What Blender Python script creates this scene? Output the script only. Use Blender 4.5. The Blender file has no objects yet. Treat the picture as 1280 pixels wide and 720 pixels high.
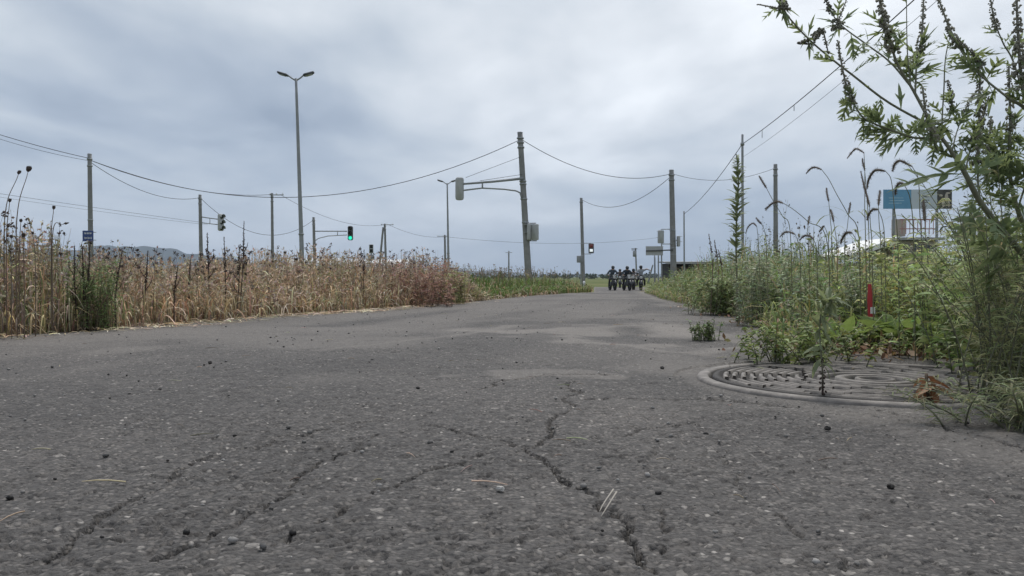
import bpy, math
import numpy as np
from mathutils import Vector, Matrix

rng = np.random.default_rng(7)
scene = bpy.context.scene
COL = scene.collection
R = math.radians

# ------------------------------------------------------------------ camera
CAM_H = 0.22
FPX = 1050.0          # focal length in pixels of the 1280 px wide photograph
HOR = 346.0           # horizon row
cam_d = bpy.data.cameras.new('camera')
cam_d.sensor_width = 36.0
cam_d.lens = 36.0 * FPX / 1280.0
cam_d.clip_start = 0.02
cam_d.clip_end = 30000.0
cam = bpy.data.objects.new('camera', cam_d)
COL.objects.link(cam)
PITCH = math.atan((360.0 - HOR) / FPX)
cam.location = (0, 0, CAM_H)
cam.rotation_euler = (math.pi / 2 - PITCH, 0, 0)
scene.camera = cam

# ------------------------------------------------------------------ sky
SKY_LOC = (6.86, -17.44, 0)
SUN_EL, SUN_AZ = R(62), R(8)        # the bright patch of cloud lies ahead, high up
world = bpy.data.worlds.new('World')
scene.world = world
world.use_nodes = True
nt = world.node_tree
for n in list(nt.nodes):
    nt.nodes.remove(n)


class NG:
    """small helper to write node graphs"""
    def __init__(s, tree):
        s.t = tree

    def n(s, typ, **kw):
        nd = s.t.nodes.new(typ)
        for k, v in kw.items():
            if k.startswith('i_'):
                key = k[2:]
                key = int(key) if key.isdigit() else key.replace('_', ' ')
                nd.inputs[key].default_value = v
            else:
                setattr(nd, k, v)
        return nd

    def l(s, a, b):
        s.t.links.new(a, b)

    def math(s, op, a, b=None, clamp=False):
        nd = s.t.nodes.new('ShaderNodeMath')
        nd.operation = op
        nd.use_clamp = clamp
        for i, v in enumerate((a, b)):
            if v is None:
                continue
            if isinstance(v, (int, float)):
                nd.inputs[i].default_value = v
            else:
                s.l(v, nd.inputs[i])
        return nd.outputs[0]

    def ramp(s, fac, stops):
        nd = s.t.nodes.new('ShaderNodeValToRGB')
        el = nd.color_ramp.elements
        while len(el) > 1:
            el.remove(el[-1])
        el[0].position = stops[0][0]
        el[0].color = (*stops[0][1], 1)
        for p, c in stops[1:]:
            e = el.new(p)
            e.color = (*c, 1)
        s.l(fac, nd.inputs[0])
        return nd.outputs[0]

    def noise(s, vec, scale, detail=4, rough=0.5, dist=0.0):
        nd = s.n('ShaderNodeTexNoise', i_Scale=scale, i_Detail=detail, i_Roughness=rough, i_Distortion=dist)
        if vec is not None:
            s.l(vec, nd.inputs['Vector'])
        return nd.outputs[0]

    def mixc(s, fac, a, b, mode='MIX'):
        nd = s.t.nodes.new('ShaderNodeMix')
        nd.data_type = 'RGBA'
        nd.blend_type = mode
        for i, v in ((0, fac), (6, a), (7, b)):
            if isinstance(v, (int, float)):
                nd.inputs[i].default_value = v
            elif isinstance(v, tuple):
                nd.inputs[i].default_value = (*v, 1)
            else:
                s.l(v, nd.inputs[i])
        return nd.outputs[2]


g = NG(nt)
out = g.n('ShaderNodeOutputWorld')
sky = g.n('ShaderNodeTexSky', sky_type='NISHITA', sun_disc=False)
sky.sun_elevation = SUN_EL
sky.sun_rotation = SUN_AZ
bg_sky = g.n('ShaderNodeBackground', i_Strength=0.08)
g.l(sky.outputs[0], bg_sky.inputs[0])
tc = g.n('ShaderNodeTexCoord')
sep = g.n('ShaderNodeSeparateXYZ')
g.l(tc.outputs['Generated'], sep.inputs[0])
# the cloud deck as a flat layer overhead: direction -> place on the layer
zz = g.math('ADD', g.math('MAXIMUM', sep.outputs[2], 0.0), 0.13)
comb = g.n('ShaderNodeCombineXYZ')
g.l(g.math('DIVIDE', sep.outputs[0], zz), comb.inputs[0])
g.l(g.math('DIVIDE', sep.outputs[1], zz), comb.inputs[1])
mp = g.n('ShaderNodeMapping')
mp.inputs['Location'].default_value = SKY_LOC
mp.inputs['Rotation'].default_value = (0, 0, R(38))
mp.inputs['Scale'].default_value = (1.0, 0.62, 1)
g.l(comb.outputs[0], mp.inputs[0])
big = g.noise(mp.outputs[0], 0.55, 2, 0.45, 0.5)
med = g.noise(mp.outputs[0], 1.5, 4, 0.5, 0.35)
fin = g.noise(mp.outputs[0], 4.5, 4, 0.5, 0.3)
mix = g.math('ADD', g.math('ADD', g.math('MULTIPLY', big, 0.60), g.math('MULTIPLY', med, 0.29)), g.math('MULTIPLY', fin, 0.11))
cloud = g.ramp(mix, [(0.37, (0.128, 0.156, 0.202)), (0.44, (0.202, 0.232, 0.276)), (0.505, (0.292, 0.318, 0.348)),
                     (0.56, (0.375, 0.394, 0.416)), (0.65, (0.530, 0.545, 0.562))])
# thicker, bluer cloud low over the horizon (the deck seen edge-on)
low = g.math('SUBTRACT', 1.0, g.math('MULTIPLY', sep.outputs[2], 3.4), clamp=True)
low = g.math('POWER', low, 1.6)
cloud = g.mixc(g.math('MULTIPLY', low, 0.55), cloud, (0.232, 0.284, 0.366))
bg_cl = g.n('ShaderNodeBackground', i_Strength=1.05)
g.l(cloud, bg_cl.inputs[0])
ms = g.n('ShaderNodeMixShader', i_0=0.96)
g.l(bg_sky.outputs[0], ms.inputs[1])
g.l(bg_cl.outputs[0], ms.inputs[2])
g.l(ms.outputs[0], out.inputs[0])

sun_d = bpy.data.lights.new('sun', 'SUN')
sun_d.energy = 1.5
sun_d.angle = R(25)
sun_d.color = (1.0, 0.97, 0.93)
sun = bpy.data.objects.new('sun', sun_d)
COL.objects.link(sun)
# light travels from the sun (ahead of the camera, +Y) towards the scene
sd = Vector((math.sin(SUN_AZ) * math.cos(SUN_EL), math.cos(SUN_AZ) * math.cos(SUN_EL), math.sin(SUN_EL)))
sun.rotation_euler = (-sd).to_track_quat('-Z', 'Y').to_euler()

vs = scene.view_settings
vs.view_transform = 'Standard'
vs.look = 'None'
vs.exposure = 1.10
vs.gamma = 1.0
vs.use_curve_mapping = False
scene.render.engine = 'CYCLES'
scene.cycles.use_denoising = True
scene.cycles.max_bounces = 6
scene.cycles.diffuse_bounces = 3
scene.cycles.transmission_bounces = 3
scene.cycles.volume_bounces = 0
scene.render.filter_size = 1.9


# ------------------------------------------------------------------ pixel -> place
_cp, _sp = math.cos(PITCH), math.sin(PITCH)


def P(px, py, d):
    """place seen at photo pixel (px,py), at d metres in front of the camera"""
    u = (px - 640.0) / FPX
    v = (360.0 - py) / FPX
    # camera axes: right X, up (0, sp, cp), forward (0, cp, -sp)
    dy = _cp + v * _sp
    dz = -_sp + v * _cp
    s = d / dy
    return np.array((u * s, d, CAM_H + dz * s))


def sm(a, b, x):
    t = np.clip((np.asarray(x, float) - a) / (b - a), 0, 1)
    return t * t * (3 - 2 * t)


# ------------------------------------------------------------------ noise in numpy
def _h(ix, iy, seed):
    h = (ix.astype(np.int64) * 374761393 + iy.astype(np.int64) * 668265263 + seed * 974634777) & 0xffffffff
    h = ((h ^ (h >> 13)) * 1274126177) & 0xffffffff
    h = ((h ^ (h >> 16)) * 2246822519) & 0xffffffff
    return ((h ^ (h >> 13)) & 0xffffff) / float(0x1000000)


def vnoise(x, y, seed=0):
    x = np.asarray(x, float)
    y = np.asarray(y, float)
    ix, iy = np.floor(x), np.floor(y)
    fx, fy = x - ix, y - iy
    fx = fx * fx * (3 - 2 * fx)
    fy = fy * fy * (3 - 2 * fy)
    a, b = _h(ix, iy, seed), _h(ix + 1, iy, seed)
    c, d = _h(ix, iy + 1, seed), _h(ix + 1, iy + 1, seed)
    return (a + (b - a) * fx) * (1 - fy) + (c + (d - c) * fx) * fy


def worley(x, y, seed=0):
    ix, iy = np.floor(x), np.floor(y)
    best = np.full(x.shape, 9.0)
    idv = np.zeros(x.shape)
    for dx in (-1, 0, 1):
        for dy in (-1, 0, 1):
            jx, jy = ix + dx, iy + dy
            d = np.hypot(jx + _h(jx, jy, seed + 1) - x, jy + _h(jx, jy, seed + 2) - y)
            m = d < best
            best = np.where(m, d, best)
            idv = np.where(m, _h(jx, jy, seed + 3), idv)
    return best, idv


# ------------------------------------------------------------------ geometry: (V, quads, tris)
NOQ = np.zeros((0, 4), int)
NOT = np.zeros((0, 3), int)


def g_strips(path, width, side):
    """n ribbons of k points; path (n,k,3), width (n,k) half widths, side (n,3) or (n,k,3)"""
    n, k, _ = path.shape
    if side.ndim == 2:
        side = side[:, None, :]
    off = side * width[..., None]
    V = np.stack((path - off, path + off), 2).reshape(-1, 3)
    b = (np.arange(n) * k * 2)[:, None] + np.arange(k - 1)[None] * 2
    Q = np.stack((b, b + 1, b + 3, b + 2), -1).reshape(-1, 4)
    return V, Q, NOT


def nrm(v):
    return v / np.maximum(np.linalg.norm(v, axis=-1, keepdims=True), 1e-9)


def g_tubes(path, rad, ns=4, cap=True):
    path = np.asarray(path, float)
    if path.ndim == 2:
        path = path[None]
    n, k, _ = path.shape
    rad = np.broadcast_to(np.asarray(rad, float), (n, k))
    t = np.gradient(path, axis=1)
    t = nrm(t)
    ref = np.where(np.abs(t[:, :1, 2:3]) > 0.8, np.array((1.0, 0, 0)), np.array((0, 0, 1.0)))
    a = nrm(np.cross(t, np.broadcast_to(ref, t.shape)))
    b = np.cross(t, a)
    ang = np.arange(ns) * 2 * math.pi / ns
    V = path[:, :, None] + rad[..., None, None] * (a[:, :, None] * np.cos(ang)[:, None] + b[:, :, None] * np.sin(ang)[:, None])
    base = (np.arange(n) * k * ns)[:, None, None] + (np.arange(k - 1) * ns)[None, :, None]
    i = np.arange(ns)[None, None]
    j = (i + 1) % ns
    Q = np.stack((base + i, base + j, base + ns + j, base + ns + i), -1).reshape(-1, 4)
    V = V.reshape(-1, 3)
    T = NOT
    if cap:
        c0 = len(V)
        V = np.concatenate((V, path[:, 0], path[:, -1]))
        tl = []
        e0 = (np.arange(n) * k * ns)[:, None]
        ii, jj = np.arange(ns)[None], ((np.arange(ns) + 1) % ns)[None]
        tl.append(np.stack((e0 + jj, e0 + ii, np.broadcast_to((c0 + np.arange(n))[:, None], (n, ns))), -1).reshape(-1, 3))
        e1 = e0 + (k - 1) * ns
        tl.append(np.stack((e1 + ii, e1 + jj, np.broadcast_to((c0 + n + np.arange(n))[:, None], (n, ns))), -1).reshape(-1, 3))
        T = np.concatenate(tl)
    return V, Q, T


def g_box(c, s, rz=0.0, bev=0.0, rx=0.0):
    """box with a chamfered edge when bev > 0"""
    h = np.asarray(s, float) / 2
    if bev <= 0:
        V = np.array([(x, y, z) for x in (-1, 1) for y in (-1, 1) for z in (-1, 1)]) * h
        Q = np.array([(0, 1, 3, 2), (4, 6, 7, 5), (0, 4, 5, 1), (2, 3, 7, 6), (0, 2, 6, 4), (1, 5, 7, 3)])
    else:
        # rounded in plan (x,z outline), stacked along y
        def ring(y, ins):
            hx, hz, b = h[0] - ins, h[2] - ins, bev
            pts = []
            for cx, cz, a0 in ((hx - b, hz - b, 0), (-hx + b, hz - b, 90), (-hx + b, -hz + b, 180), (hx - b, -hz + b, 270)):
                for a in (0, 45, 90):
                    pts.append((cx + b * math.cos(R(a0 + a)), y, cz + b * math.sin(R(a0 + a))))
            return pts
        bb = min(bev, h[1] * 0.6) * 0.6
        rings = [ring(-h[1], bb), ring(-h[1] + bb, 0), ring(h[1] - bb, 0), ring(h[1], bb)]
        V = np.array(sum(rings, []))
        m = 12
        Q = []
        for r in range(3):
            for i in range(m):
                j = (i + 1) % m
                Q.append((r * m + i, r * m + j, (r + 1) * m + j, (r + 1) * m + i))
        Q = np.array(Q)
        T = [(i, 0, (i + 1)) for i in range(1, m - 1)]
        T = [(0, i + 1, i) for i in range(1, m - 1)] + [(3 * m, 3 * m + i, 3 * m + i + 1) for i in range(1, m - 1)]
        T = np.array(T)
    if rx:
        V = V @ np.array(Matrix.Rotation(rx, 3, 'X')).T
    if rz:
        V = V @ np.array(Matrix.Rotation(rz, 3, 'Z')).T
    return V + np.asarray(c, float), Q, (T if bev > 0 else NOT)


def g_lathe(prof, c=(0, 0, 0), ns=24, axis=None):
    """revolve (r,z) points about Z, then turn Z onto axis"""
    prof = np.asarray(prof, float)
    k = len(prof)
    a = np.arange(ns) * 2 * math.pi / ns
    V = np.stack((prof[:, None, 0] * np.cos(a), prof[:, None, 0] * np.sin(a), np.broadcast_to(prof[:, None, 1], (k, ns))), -1).reshape(-1, 3)
    b = (np.arange(k - 1) * ns)[:, None]
    i = np.arange(ns)[None]
    j = (i + 1) % ns
    Q = np.stack((b + i, b + j, b + ns + j, b + ns + i), -1).reshape(-1, 4)
    if axis is not None:
        q = Vector((0, 0, 1)).rotation_difference(Vector(axis)).to_matrix()
        V = V @ np.array(q).T
    return V + np.asarray(c, float), Q, NOT


def g_ball(c, r, ns=8, nr=6):
    rr = np.atleast_1d(np.asarray(r, float))
    rr = np.broadcast_to(rr, (3,))
    th = np.linspace(0.02, math.pi - 0.02, nr)
    V, Q, T = g_lathe(np.stack((np.sin(th), -np.cos(th)), 1), ns=ns)
    return V * rr + np.asarray(c, float), Q, T


def g_cat(*gs):
    V, Q, T, o = [], [], [], 0
    for v, q, t in gs:
        V.append(v)
        Q.append(q + o)
        T.append(t + o)
        o += len(v)
    return np.concatenate(V), np.concatenate(Q), np.concatenate(T)


class Soup:
    def __init__(s):
        s.g, s.c = [], []

    def add(s, g, col=(0.5, 0.5, 0.5)):
        s.g.append(g)
        col = np.asarray(col, float)
        s.c.append(np.broadcast_to(col, (len(g[0]), 3)))
        return s

    def geo(s):
        return g_cat(*s.g)

    def cols(s):
        return np.concatenate(s.c)


def to_mesh(name, geo, cols=None, smooth=True, attrs=None):
    V, Q, T = geo
    me = bpy.data.meshes.new(name)
    me.vertices.add(len(V))
    me.vertices.foreach_set('co', np.ascontiguousarray(V, dtype=np.float32).ravel())
    loops = np.concatenate((Q.ravel(), T.ravel())).astype(np.int32)
    tot = np.concatenate((np.full(len(Q), 4), np.full(len(T), 3))).astype(np.int32)
    start = np.concatenate(((0,), np.cumsum(tot)[:-1])).astype(np.int32)
    me.loops.add(len(loops))
    me.loops.foreach_set('vertex_index', loops)
    me.polygons.add(len(tot))
    me.polygons.foreach_set('loop_start', start)
    me.polygons.foreach_set('use_smooth', np.full(len(tot), bool(smooth)))
    if cols is not None:
        a = me.color_attributes.new('tint', 'FLOAT_COLOR', 'POINT')
        c4 = np.ones((len(V), 4), np.float32)
        c4[:, :3] = cols
        a.data.foreach_set('color', c4.ravel())
    for k, v in (attrs or {}).items():
        a = me.attributes.new(k, 'FLOAT', 'POINT')
        a.data.foreach_set('value', np.ascontiguousarray(v, dtype=np.float32))
    me.update(calc_edges=True)
    me.validate()
    return me


def tag(o, label=None, cat=None, group=None, kind=None):
    if label:
        o['label'] = label
    if cat:
        o['category'] = cat
    if group:
        o['group'] = group
    if kind:
        o['kind'] = kind
    return o


def mesh_obj(name, me, mat=None, parent=None, loc=(0, 0, 0)):
    o = bpy.data.objects.new(name, me)
    if mat is not None and not me.materials:
        me.materials.append(mat)
    o.location = loc
    o.parent = parent
    COL.objects.link(o)
    return o


def structure(name, geo, mat, **kw):
    o = mesh_obj(name, to_mesh(name, geo, **kw), mat)
    o['kind'] = 'structure'
    return o


def stuff(name, soup, mat, label, cat):
    o = mesh_obj(name, to_mesh(name, soup.geo(), soup.cols()), mat)
    return tag(o, label, cat, kind='stuff')


class Thing:
    """an Empty at the base of a thing; parts are given in world coordinates"""
    def __init__(s, name, label, cat, loc, group=None):
        s.o = bpy.data.objects.new(name, None)
        s.o.empty_display_size = 0.1
        s.loc = np.asarray(loc, float)
        s.o.location = s.loc
        COL.objects.link(s.o)
        tag(s.o, label, cat, group)

    def part(s, name, geo, mat, parent=None, smooth=True, cols=None, label=None):
        V, Q, T = geo
        o = mesh_obj(name, to_mesh(name, (V - s.loc, Q, T), cols, smooth), mat, parent or s.o)
        if label:
            o['label'] = label
        return o

    def leaf(s, name, me, mat, M, parent=None):
        o = bpy.data.objects.new(name, me)
        o.parent = parent or s.o
        M = M.copy()
        M.translation = M.translation - Vector(s.loc)
        o.matrix_local = M
        COL.objects.link(o)
        return o


def one(name, label, cat, geo, mat, loc, group=None, smooth=True):
    V, Q, T = geo
    loc = np.asarray(loc, float)
    o = mesh_obj(name, to_mesh(name, (V - loc, Q, T), None, smooth), mat, None, loc)
    return tag(o, label, cat, group)


# ------------------------------------------------------------------ materials
def new_mat(name):
    m = bpy.data.materials.new(name)
    m.use_nodes = True
    t = m.node_tree
    for n in list(t.nodes):
        t.nodes.remove(n)
    g = NG(t)
    o = g.n('ShaderNodeOutputMaterial')
    return m, g, o


def mat_plain(name, col, rough=0.6, metal=0.0, vary=0.15, scale=6.0, bump=0.0, spec=0.4, emit=None):
    """weathered plain surface: colour mottled by noise in object space"""
    m, g, o = new_mat(name)
    tcn = g.n('ShaderNodeTexCoord')
    nz = g.noise(tcn.outputs['Object'], scale, 5, 0.6)
    lo = tuple(max(0, c * (1 - vary)) for c in col)
    hi = tuple(min(1, c * (1 + vary)) for c in col)
    c = g.ramp(nz, [(0.3, lo), (0.7, hi)])
    b = g.n('ShaderNodeBsdfPrincipled', i_Roughness=rough, i_Metallic=metal)
    b.inputs['Specular IOR Level'].default_value = spec
    g.l(c, b.inputs['Base Color'])
    if bump:
        bp = g.n('ShaderNodeBump', i_Strength=bump, i_Distance=0.01)
        g.l(nz, bp.inputs['Height'])
        g.l(bp.outputs[0], b.inputs['Normal'])
    if emit:
        b.inputs['Emission Color'].default_value = (*emit[0], 1)
        b.inputs['Emission Strength'].default_value = emit[1]
    g.l(b.outputs[0], o.inputs[0])
    return m


def mat_leaf(name, col=None, rough=0.55, trans=0.35, vary=0.3, scale=30.0):
    """thin plant matter; without col the tint of each blade comes from the mesh"""
    m, g, o = new_mat(name)
    if col is None:
        c = g.n('ShaderNodeAttribute', attribute_name='tint').outputs[0]
        tcn = g.n('ShaderNodeTexCoord')
        nz = g.noise(tcn.outputs['Object'], scale, 3, 0.6)
        c = g.mixc(1.0, c, g.ramp(nz, [(0.3, (0.75,) * 3), (0.7, (1.2,) * 3)]), 'MULTIPLY')
    else:
        tcn = g.n('ShaderNodeTexCoord')
        oi = g.n('ShaderNodeObjectInfo')
        nz = g.noise(tcn.outputs['Object'], scale, 3, 0.6)
        f = g.math('ADD', g.math('MULTIPLY', nz, 0.6), g.math('MULTIPLY', oi.outputs['Random'], 0.4))
        c = g.ramp(f, [(0.3, tuple(k * (1 - vary) for k in col)), (0.7, tuple(k * (1 + vary) for k in col))])
    d = g.n('ShaderNodeBsdfPrincipled', i_Roughness=rough)
    d.inputs['Specular IOR Level'].default_value = 0.25
    g.l(c, d.inputs['Base Color'])
    tr = g.n('ShaderNodeBsdfTranslucent')
    g.l(g.mixc(0.35, c, (0.35, 0.38, 0.10), 'MIX') if col is not None and col[1] > col[0] else c, tr.inputs[0])
    mx = g.n('ShaderNodeMixShader', i_0=trans)
    g.l(d.outputs[0], mx.inputs[1])
    g.l(tr.outputs[0], mx.inputs[2])
    g.l(mx.outputs[0], o.inputs[0])
    return m


def mat_asphalt():
    m, g, o = new_mat('worn_asphalt')
    geo = g.n('ShaderNodeNewGeometry')
    pos = geo.outputs['Position']
    dust = g.n('ShaderNodeAttribute', attribute_name='dust').outputs['Fac']
    n1 = g.noise(pos, 1.1, 5, 0.6)
    n2 = g.noise(pos, 95.0, 5, 0.7)
    n3 = g.noise(pos, 420.0, 4, 0.7)
    # aggregate: crushed stones of mixed greys and browns bedded in dark binder
    def stones(scale):
        v = g.n('ShaderNodeTexVoronoi', i_Scale=scale, i_Randomness=1.0)
        g.l(pos, v.inputs['Vector'])
        sp = g.n('ShaderNodeSeparateColor')
        g.l(v.outputs['Color'], sp.inputs[0])
        body = g.math('SUBTRACT', 1.0, g.math('MULTIPLY', g.math('POWER', v.outputs['Distance'], 2.0), 2.2), clamp=True)
        col = g.ramp(sp.outputs[0], [(0.0, (0.040, 0.039, 0.039)), (0.35, (0.082, 0.079, 0.078)), (0.65, (0.118, 0.111, 0.106)), (0.90, (0.178, 0.168, 0.159)), (0.978, (0.215, 0.205, 0.192)), (0.988, (0.42, 0.40, 0.375))])
        return body, col, sp.outputs[1]
    b1, c1, r1 = stones(185.0)
    b2, c2, r2 = stones(80.0)
    binder = g.ramp(g.math('ADD', g.math('MULTIPLY', n2, 0.5), g.math('MULTIPLY', n3, 0.5)), [(0.36, (0.030, 0.029, 0.029)), (0.64, (0.112, 0.107, 0.104))])
    c = g.mixc(g.math('MULTIPLY', b1, 0.85), binder, c1)
    m2 = g.math('MULTIPLY', g.math('GREATER_THAN', r2, 0.55), g.math('GREATER_THAN', b2, 0.45))
    c = g.mixc(g.math('MULTIPLY', m2, 0.36), c, c2)
    # lost stones leave dark sockets
    pit = g.math('MULTIPLY', g.math('LESS_THAN', r1, 0.10), g.math('GREATER_THAN', b1, 0.35))
    c = g.mixc(g.math('MULTIPLY', pit, 0.75), c, (0.032, 0.030, 0.029))
    c = g.mixc(1.0, c, g.ramp(n1, [(0.30, (0.82, 0.800, 0.785)), (0.48, (1.05, 1.02, 0.99)), (0.70, (1.40, 1.34, 1.28))]), 'MULTIPLY')
    crk = g.n('ShaderNodeAttribute', attribute_name='crack').outputs['Fac']
    c = g.mixc(g.math('MULTIPLY', crk, 0.55), c, (0.034, 0.031, 0.028))
    # grey-tan dust washed together by rain
    dn = g.math('MULTIPLY', dust, g.math('ADD', 0.30, g.math('MULTIPLY', n2, 1.0)), clamp=True)
    c = g.mixc(dn, c, (0.240, 0.218, 0.196))
    b = g.n('ShaderNodeBsdfPrincipled', i_Roughness=0.85)
    b.inputs['Specular IOR Level'].default_value = 0.3
    g.l(c, b.inputs['Base Color'])
    h = g.math('ADD', g.math('ADD', g.math('MULTIPLY', n2, 0.35), g.math('MULTIPLY', n3, 0.25)), g.math('ADD', g.math('MULTIPLY', b1, 0.30), g.math('MULTIPLY', m2, 0.25)))
    bp = g.n('ShaderNodeBump', i_Strength=0.9, i_Distance=0.006)
    g.l(h, bp.inputs['Height'])
    g.l(bp.outputs[0], b.inputs['Normal'])
    g.l(b.outputs[0], o.inputs[0])
    return m


def mat_ground():
    m, g, o = new_mat('meadow_ground')
    geo = g.n('ShaderNodeNewGeometry')
    pos = geo.outputs['Position']
    n1 = g.noise(pos, 0.05, 6, 0.6)
    n2 = g.noise(pos, 6.0, 6, 0.65)
    n3 = g.noise(pos, 55.0, 4, 0.6)
    far = g.ramp(n1, [(0.35, (0.075, 0.095, 0.030)), (0.55, (0.115, 0.130, 0.045)), (0.68, (0.170, 0.150, 0.070))])
    near = g.ramp(g.math('ADD', g.math('MULTIPLY', n2, 0.6), g.math('MULTIPLY', n3, 0.4)),
                  [(0.35, (0.055, 0.042, 0.030)), (0.52, (0.120, 0.095, 0.066)), (0.66, (0.200, 0.165, 0.115))])
    f = g.n('ShaderNodeAttribute', attribute_name='meadow').outputs['Fac']
    c = g.mixc(f, near, far)
    b = g.n('ShaderNodeBsdfPrincipled', i_Roughness=0.95)
    b.inputs['Specular IOR Level'].default_value = 0.1
    g.l(c, b.inputs['Base Color'])
    bp = g.n('ShaderNodeBump', i_Strength=0.8, i_Distance=0.02)
    g.l(n2, bp.inputs['Height'])
    g.l(bp.outputs[0], b.inputs['Normal'])
    g.l(b.outputs[0], o.inputs[0])
    return m


M = {
    'asphalt': mat_asphalt(),
    'ground': mat_ground(),
    'blade': mat_leaf('grass_blade'),
    'dryblade': mat_leaf('dry_straw', trans=0.22),
    'ragleaf': mat_leaf('ragweed_leaf', (0.185, 0.240, 0.135), trans=0.5),
    'ragstem': mat_plain('ragweed_stem', (0.160, 0.165, 0.115), 0.6, scale=40),
    'ragspike': mat_leaf('ragweed_spike', (0.340, 0.335, 0.275), trans=0.45),
    'broadleaf': mat_leaf('broad_leaf', (0.200, 0.290, 0.085), trans=0.4, scale=12),
    'talleaf': mat_leaf('tall_weed_leaf', (0.235, 0.275, 0.165), trans=0.35),
    'foxhead': mat_leaf('foxtail_head', (0.150, 0.122, 0.098), trans=0.15),
    'foxstem': mat_plain('foxtail_stem', (0.150, 0.150, 0.085), 0.6, scale=40),
    'deadhead': mat_plain('dead_seed_head', (0.085, 0.066, 0.055), 0.9, scale=60, vary=0.4),
    'deadstem': mat_plain('dead_stem', (0.140, 0.105, 0.075), 0.9, scale=40, vary=0.3),
    'brownleaf': mat_leaf('dead_leaf', (0.270, 0.130, 0.065), trans=0.2),
    'darkspike': mat_plain('dock_spike', (0.050, 0.034, 0.028), 0.9, scale=60, vary=0.4),
    'concrete': mat_plain('pole_concrete', (0.215, 0.215, 0.210), 0.85, vary=0.22, scale=2.0),
    'galv': mat_plain('galvanised_steel', (0.30, 0.31, 0.32), 0.5, 0.6, vary=0.15, scale=4.0),
    'greysteel': mat_plain('grey_painted_steel', (0.25, 0.26, 0.27), 0.55, vary=0.12, scale=3),
    'darksteel': mat_plain('dark_steel', (0.075, 0.080, 0.085), 0.6, vary=0.2, scale=3),
    'casing': mat_plain('signal_casing', (0.36, 0.37, 0.37), 0.55, vary=0.12, scale=4),
    'lens': mat_plain('unlit_lens', (0.020, 0.020, 0.020), 0.25, vary=0.1),
    'green_lit': mat_plain('green_lamp', (0.02, 0.5, 0.35), 0.3, emit=((0.02, 0.80, 0.50), 0.55)),
    'white_lit': mat_plain('white_lamp', (0.6, 0.6, 0.6), 0.3, emit=((0.8, 0.88, 0.9), 0.35)),
    'red_lit': mat_plain('red_lamp', (0.10, 0.03, 0.025), 0.3, emit=((0.3, 0.05, 0.04), 0.05)),
    'cable': mat_plain('cable_rubber', (0.035, 0.037, 0.040), 0.7, vary=0.1),
    'blue_sign': mat_plain('blue_sign', (0.030, 0.060, 0.190), 0.45, vary=0.1),
    'white_paint': mat_plain('white_paint', (0.74, 0.74, 0.72), 0.55, vary=0.06, scale=3),
    'iron': mat_plain('cast_iron', (0.034, 0.030, 0.028), 0.75, 0.25, vary=0.35, scale=40, bump=0.35),
    'ironworn': mat_plain('worn_iron', (0.172, 0.156, 0.142), 0.7, 0.1, vary=0.45, scale=30, bump=0.25),
}

# ================================================================== THE LAND
LE = np.array([(-9, -6.0), (-5.2, -2.0), (-3.6, 0.4), (-2.5, 2.0), (-1.9, 3.1), (-1.7, 3.5), (-1.53, 4.1), (-1.15, 5.0), (-0.65, 6.8), (-0.38, 7.7),
               (-0.25, 8.4), (0.55, 11.0), (1.3, 14.0), (5.8, 60.0), (8.0, 82.0)])
RE = np.array([(1.6, -6.0), (0.9, -1.0), (0.84, 0.4), (0.76, 0.85), (0.74, 1.05), (0.82, 1.28), (1.05, 1.45), (1.24, 1.70), (1.26, 2.05), (1.16, 2.32),
               (0.98, 2.45), (0.86, 2.6), (0.93, 2.9), (1.08, 3.6), (1.36, 5.5), (1.5, 8.25), (1.9, 12.0), (10.6, 60.0), (14.6, 82.0)])
MH = np.array((0.775, 1.79))      # manhole centre
MHR = 0.372


def xl(y):
    return np.interp(y, LE[:, 1], LE[:, 0])


def xr(y):
    return np.interp(y, RE[:, 1], RE[:, 0])


def prof(y):
    return -0.75 * sm(9.0, 45.0, y)


def gz(x, y):
    """lie of the land without fine relief"""
    x = np.asarray(x, float)
    y = np.asarray(y, float)
    u = (vnoise(x * 0.8 + 3.1, y * 0.5 + 1.7, 11) - 0.5) * 0.020 + (vnoise(x * 2.3, y * 1.5, 12) - 0.5) * 0.008
    near = sm(0.2, 2.0, np.abs(y)) * (1 - sm(7.0, 12.0, y))
    d = np.hypot((x - 0.52) / 0.30, (y - 3.05) / 0.55)
    dip = -0.012 * np.clip(1 - d * d, 0, 1)
    mh = sm(MHR + 0.02, MHR + 0.5, np.hypot(x - MH[0], y - MH[1]))
    return prof(y) + u * near * mh + dip


def ground_px(px, py):
    """the place on flat ground seen at a pixel"""
    d = CAM_H * FPX / (py - HOR)
    return np.array(((px - 640) / FPX * d, d))


# ---- cracks: polylines read off the road surface, roughened
def rough_line(pts, amp, seed):
    r = np.random.default_rng(seed)
    p = np.array([ground_px(*q) for q in pts])
    for it in range(3):
        m = (p[:-1] + p[1:]) / 2
        t = p[1:] - p[:-1]
        L = np.linalg.norm(t, axis=1, keepdims=True)
        nn = np.stack((-t[:, 1], t[:, 0]), 1) / np.maximum(L, 1e-6)
        m = m + nn * r.normal(0, amp, (len(m), 1)) * L
        q = np.empty((len(p) + len(m), 2))
        q[0::2], q[1::2] = p, m
        p = q
    return p


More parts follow.
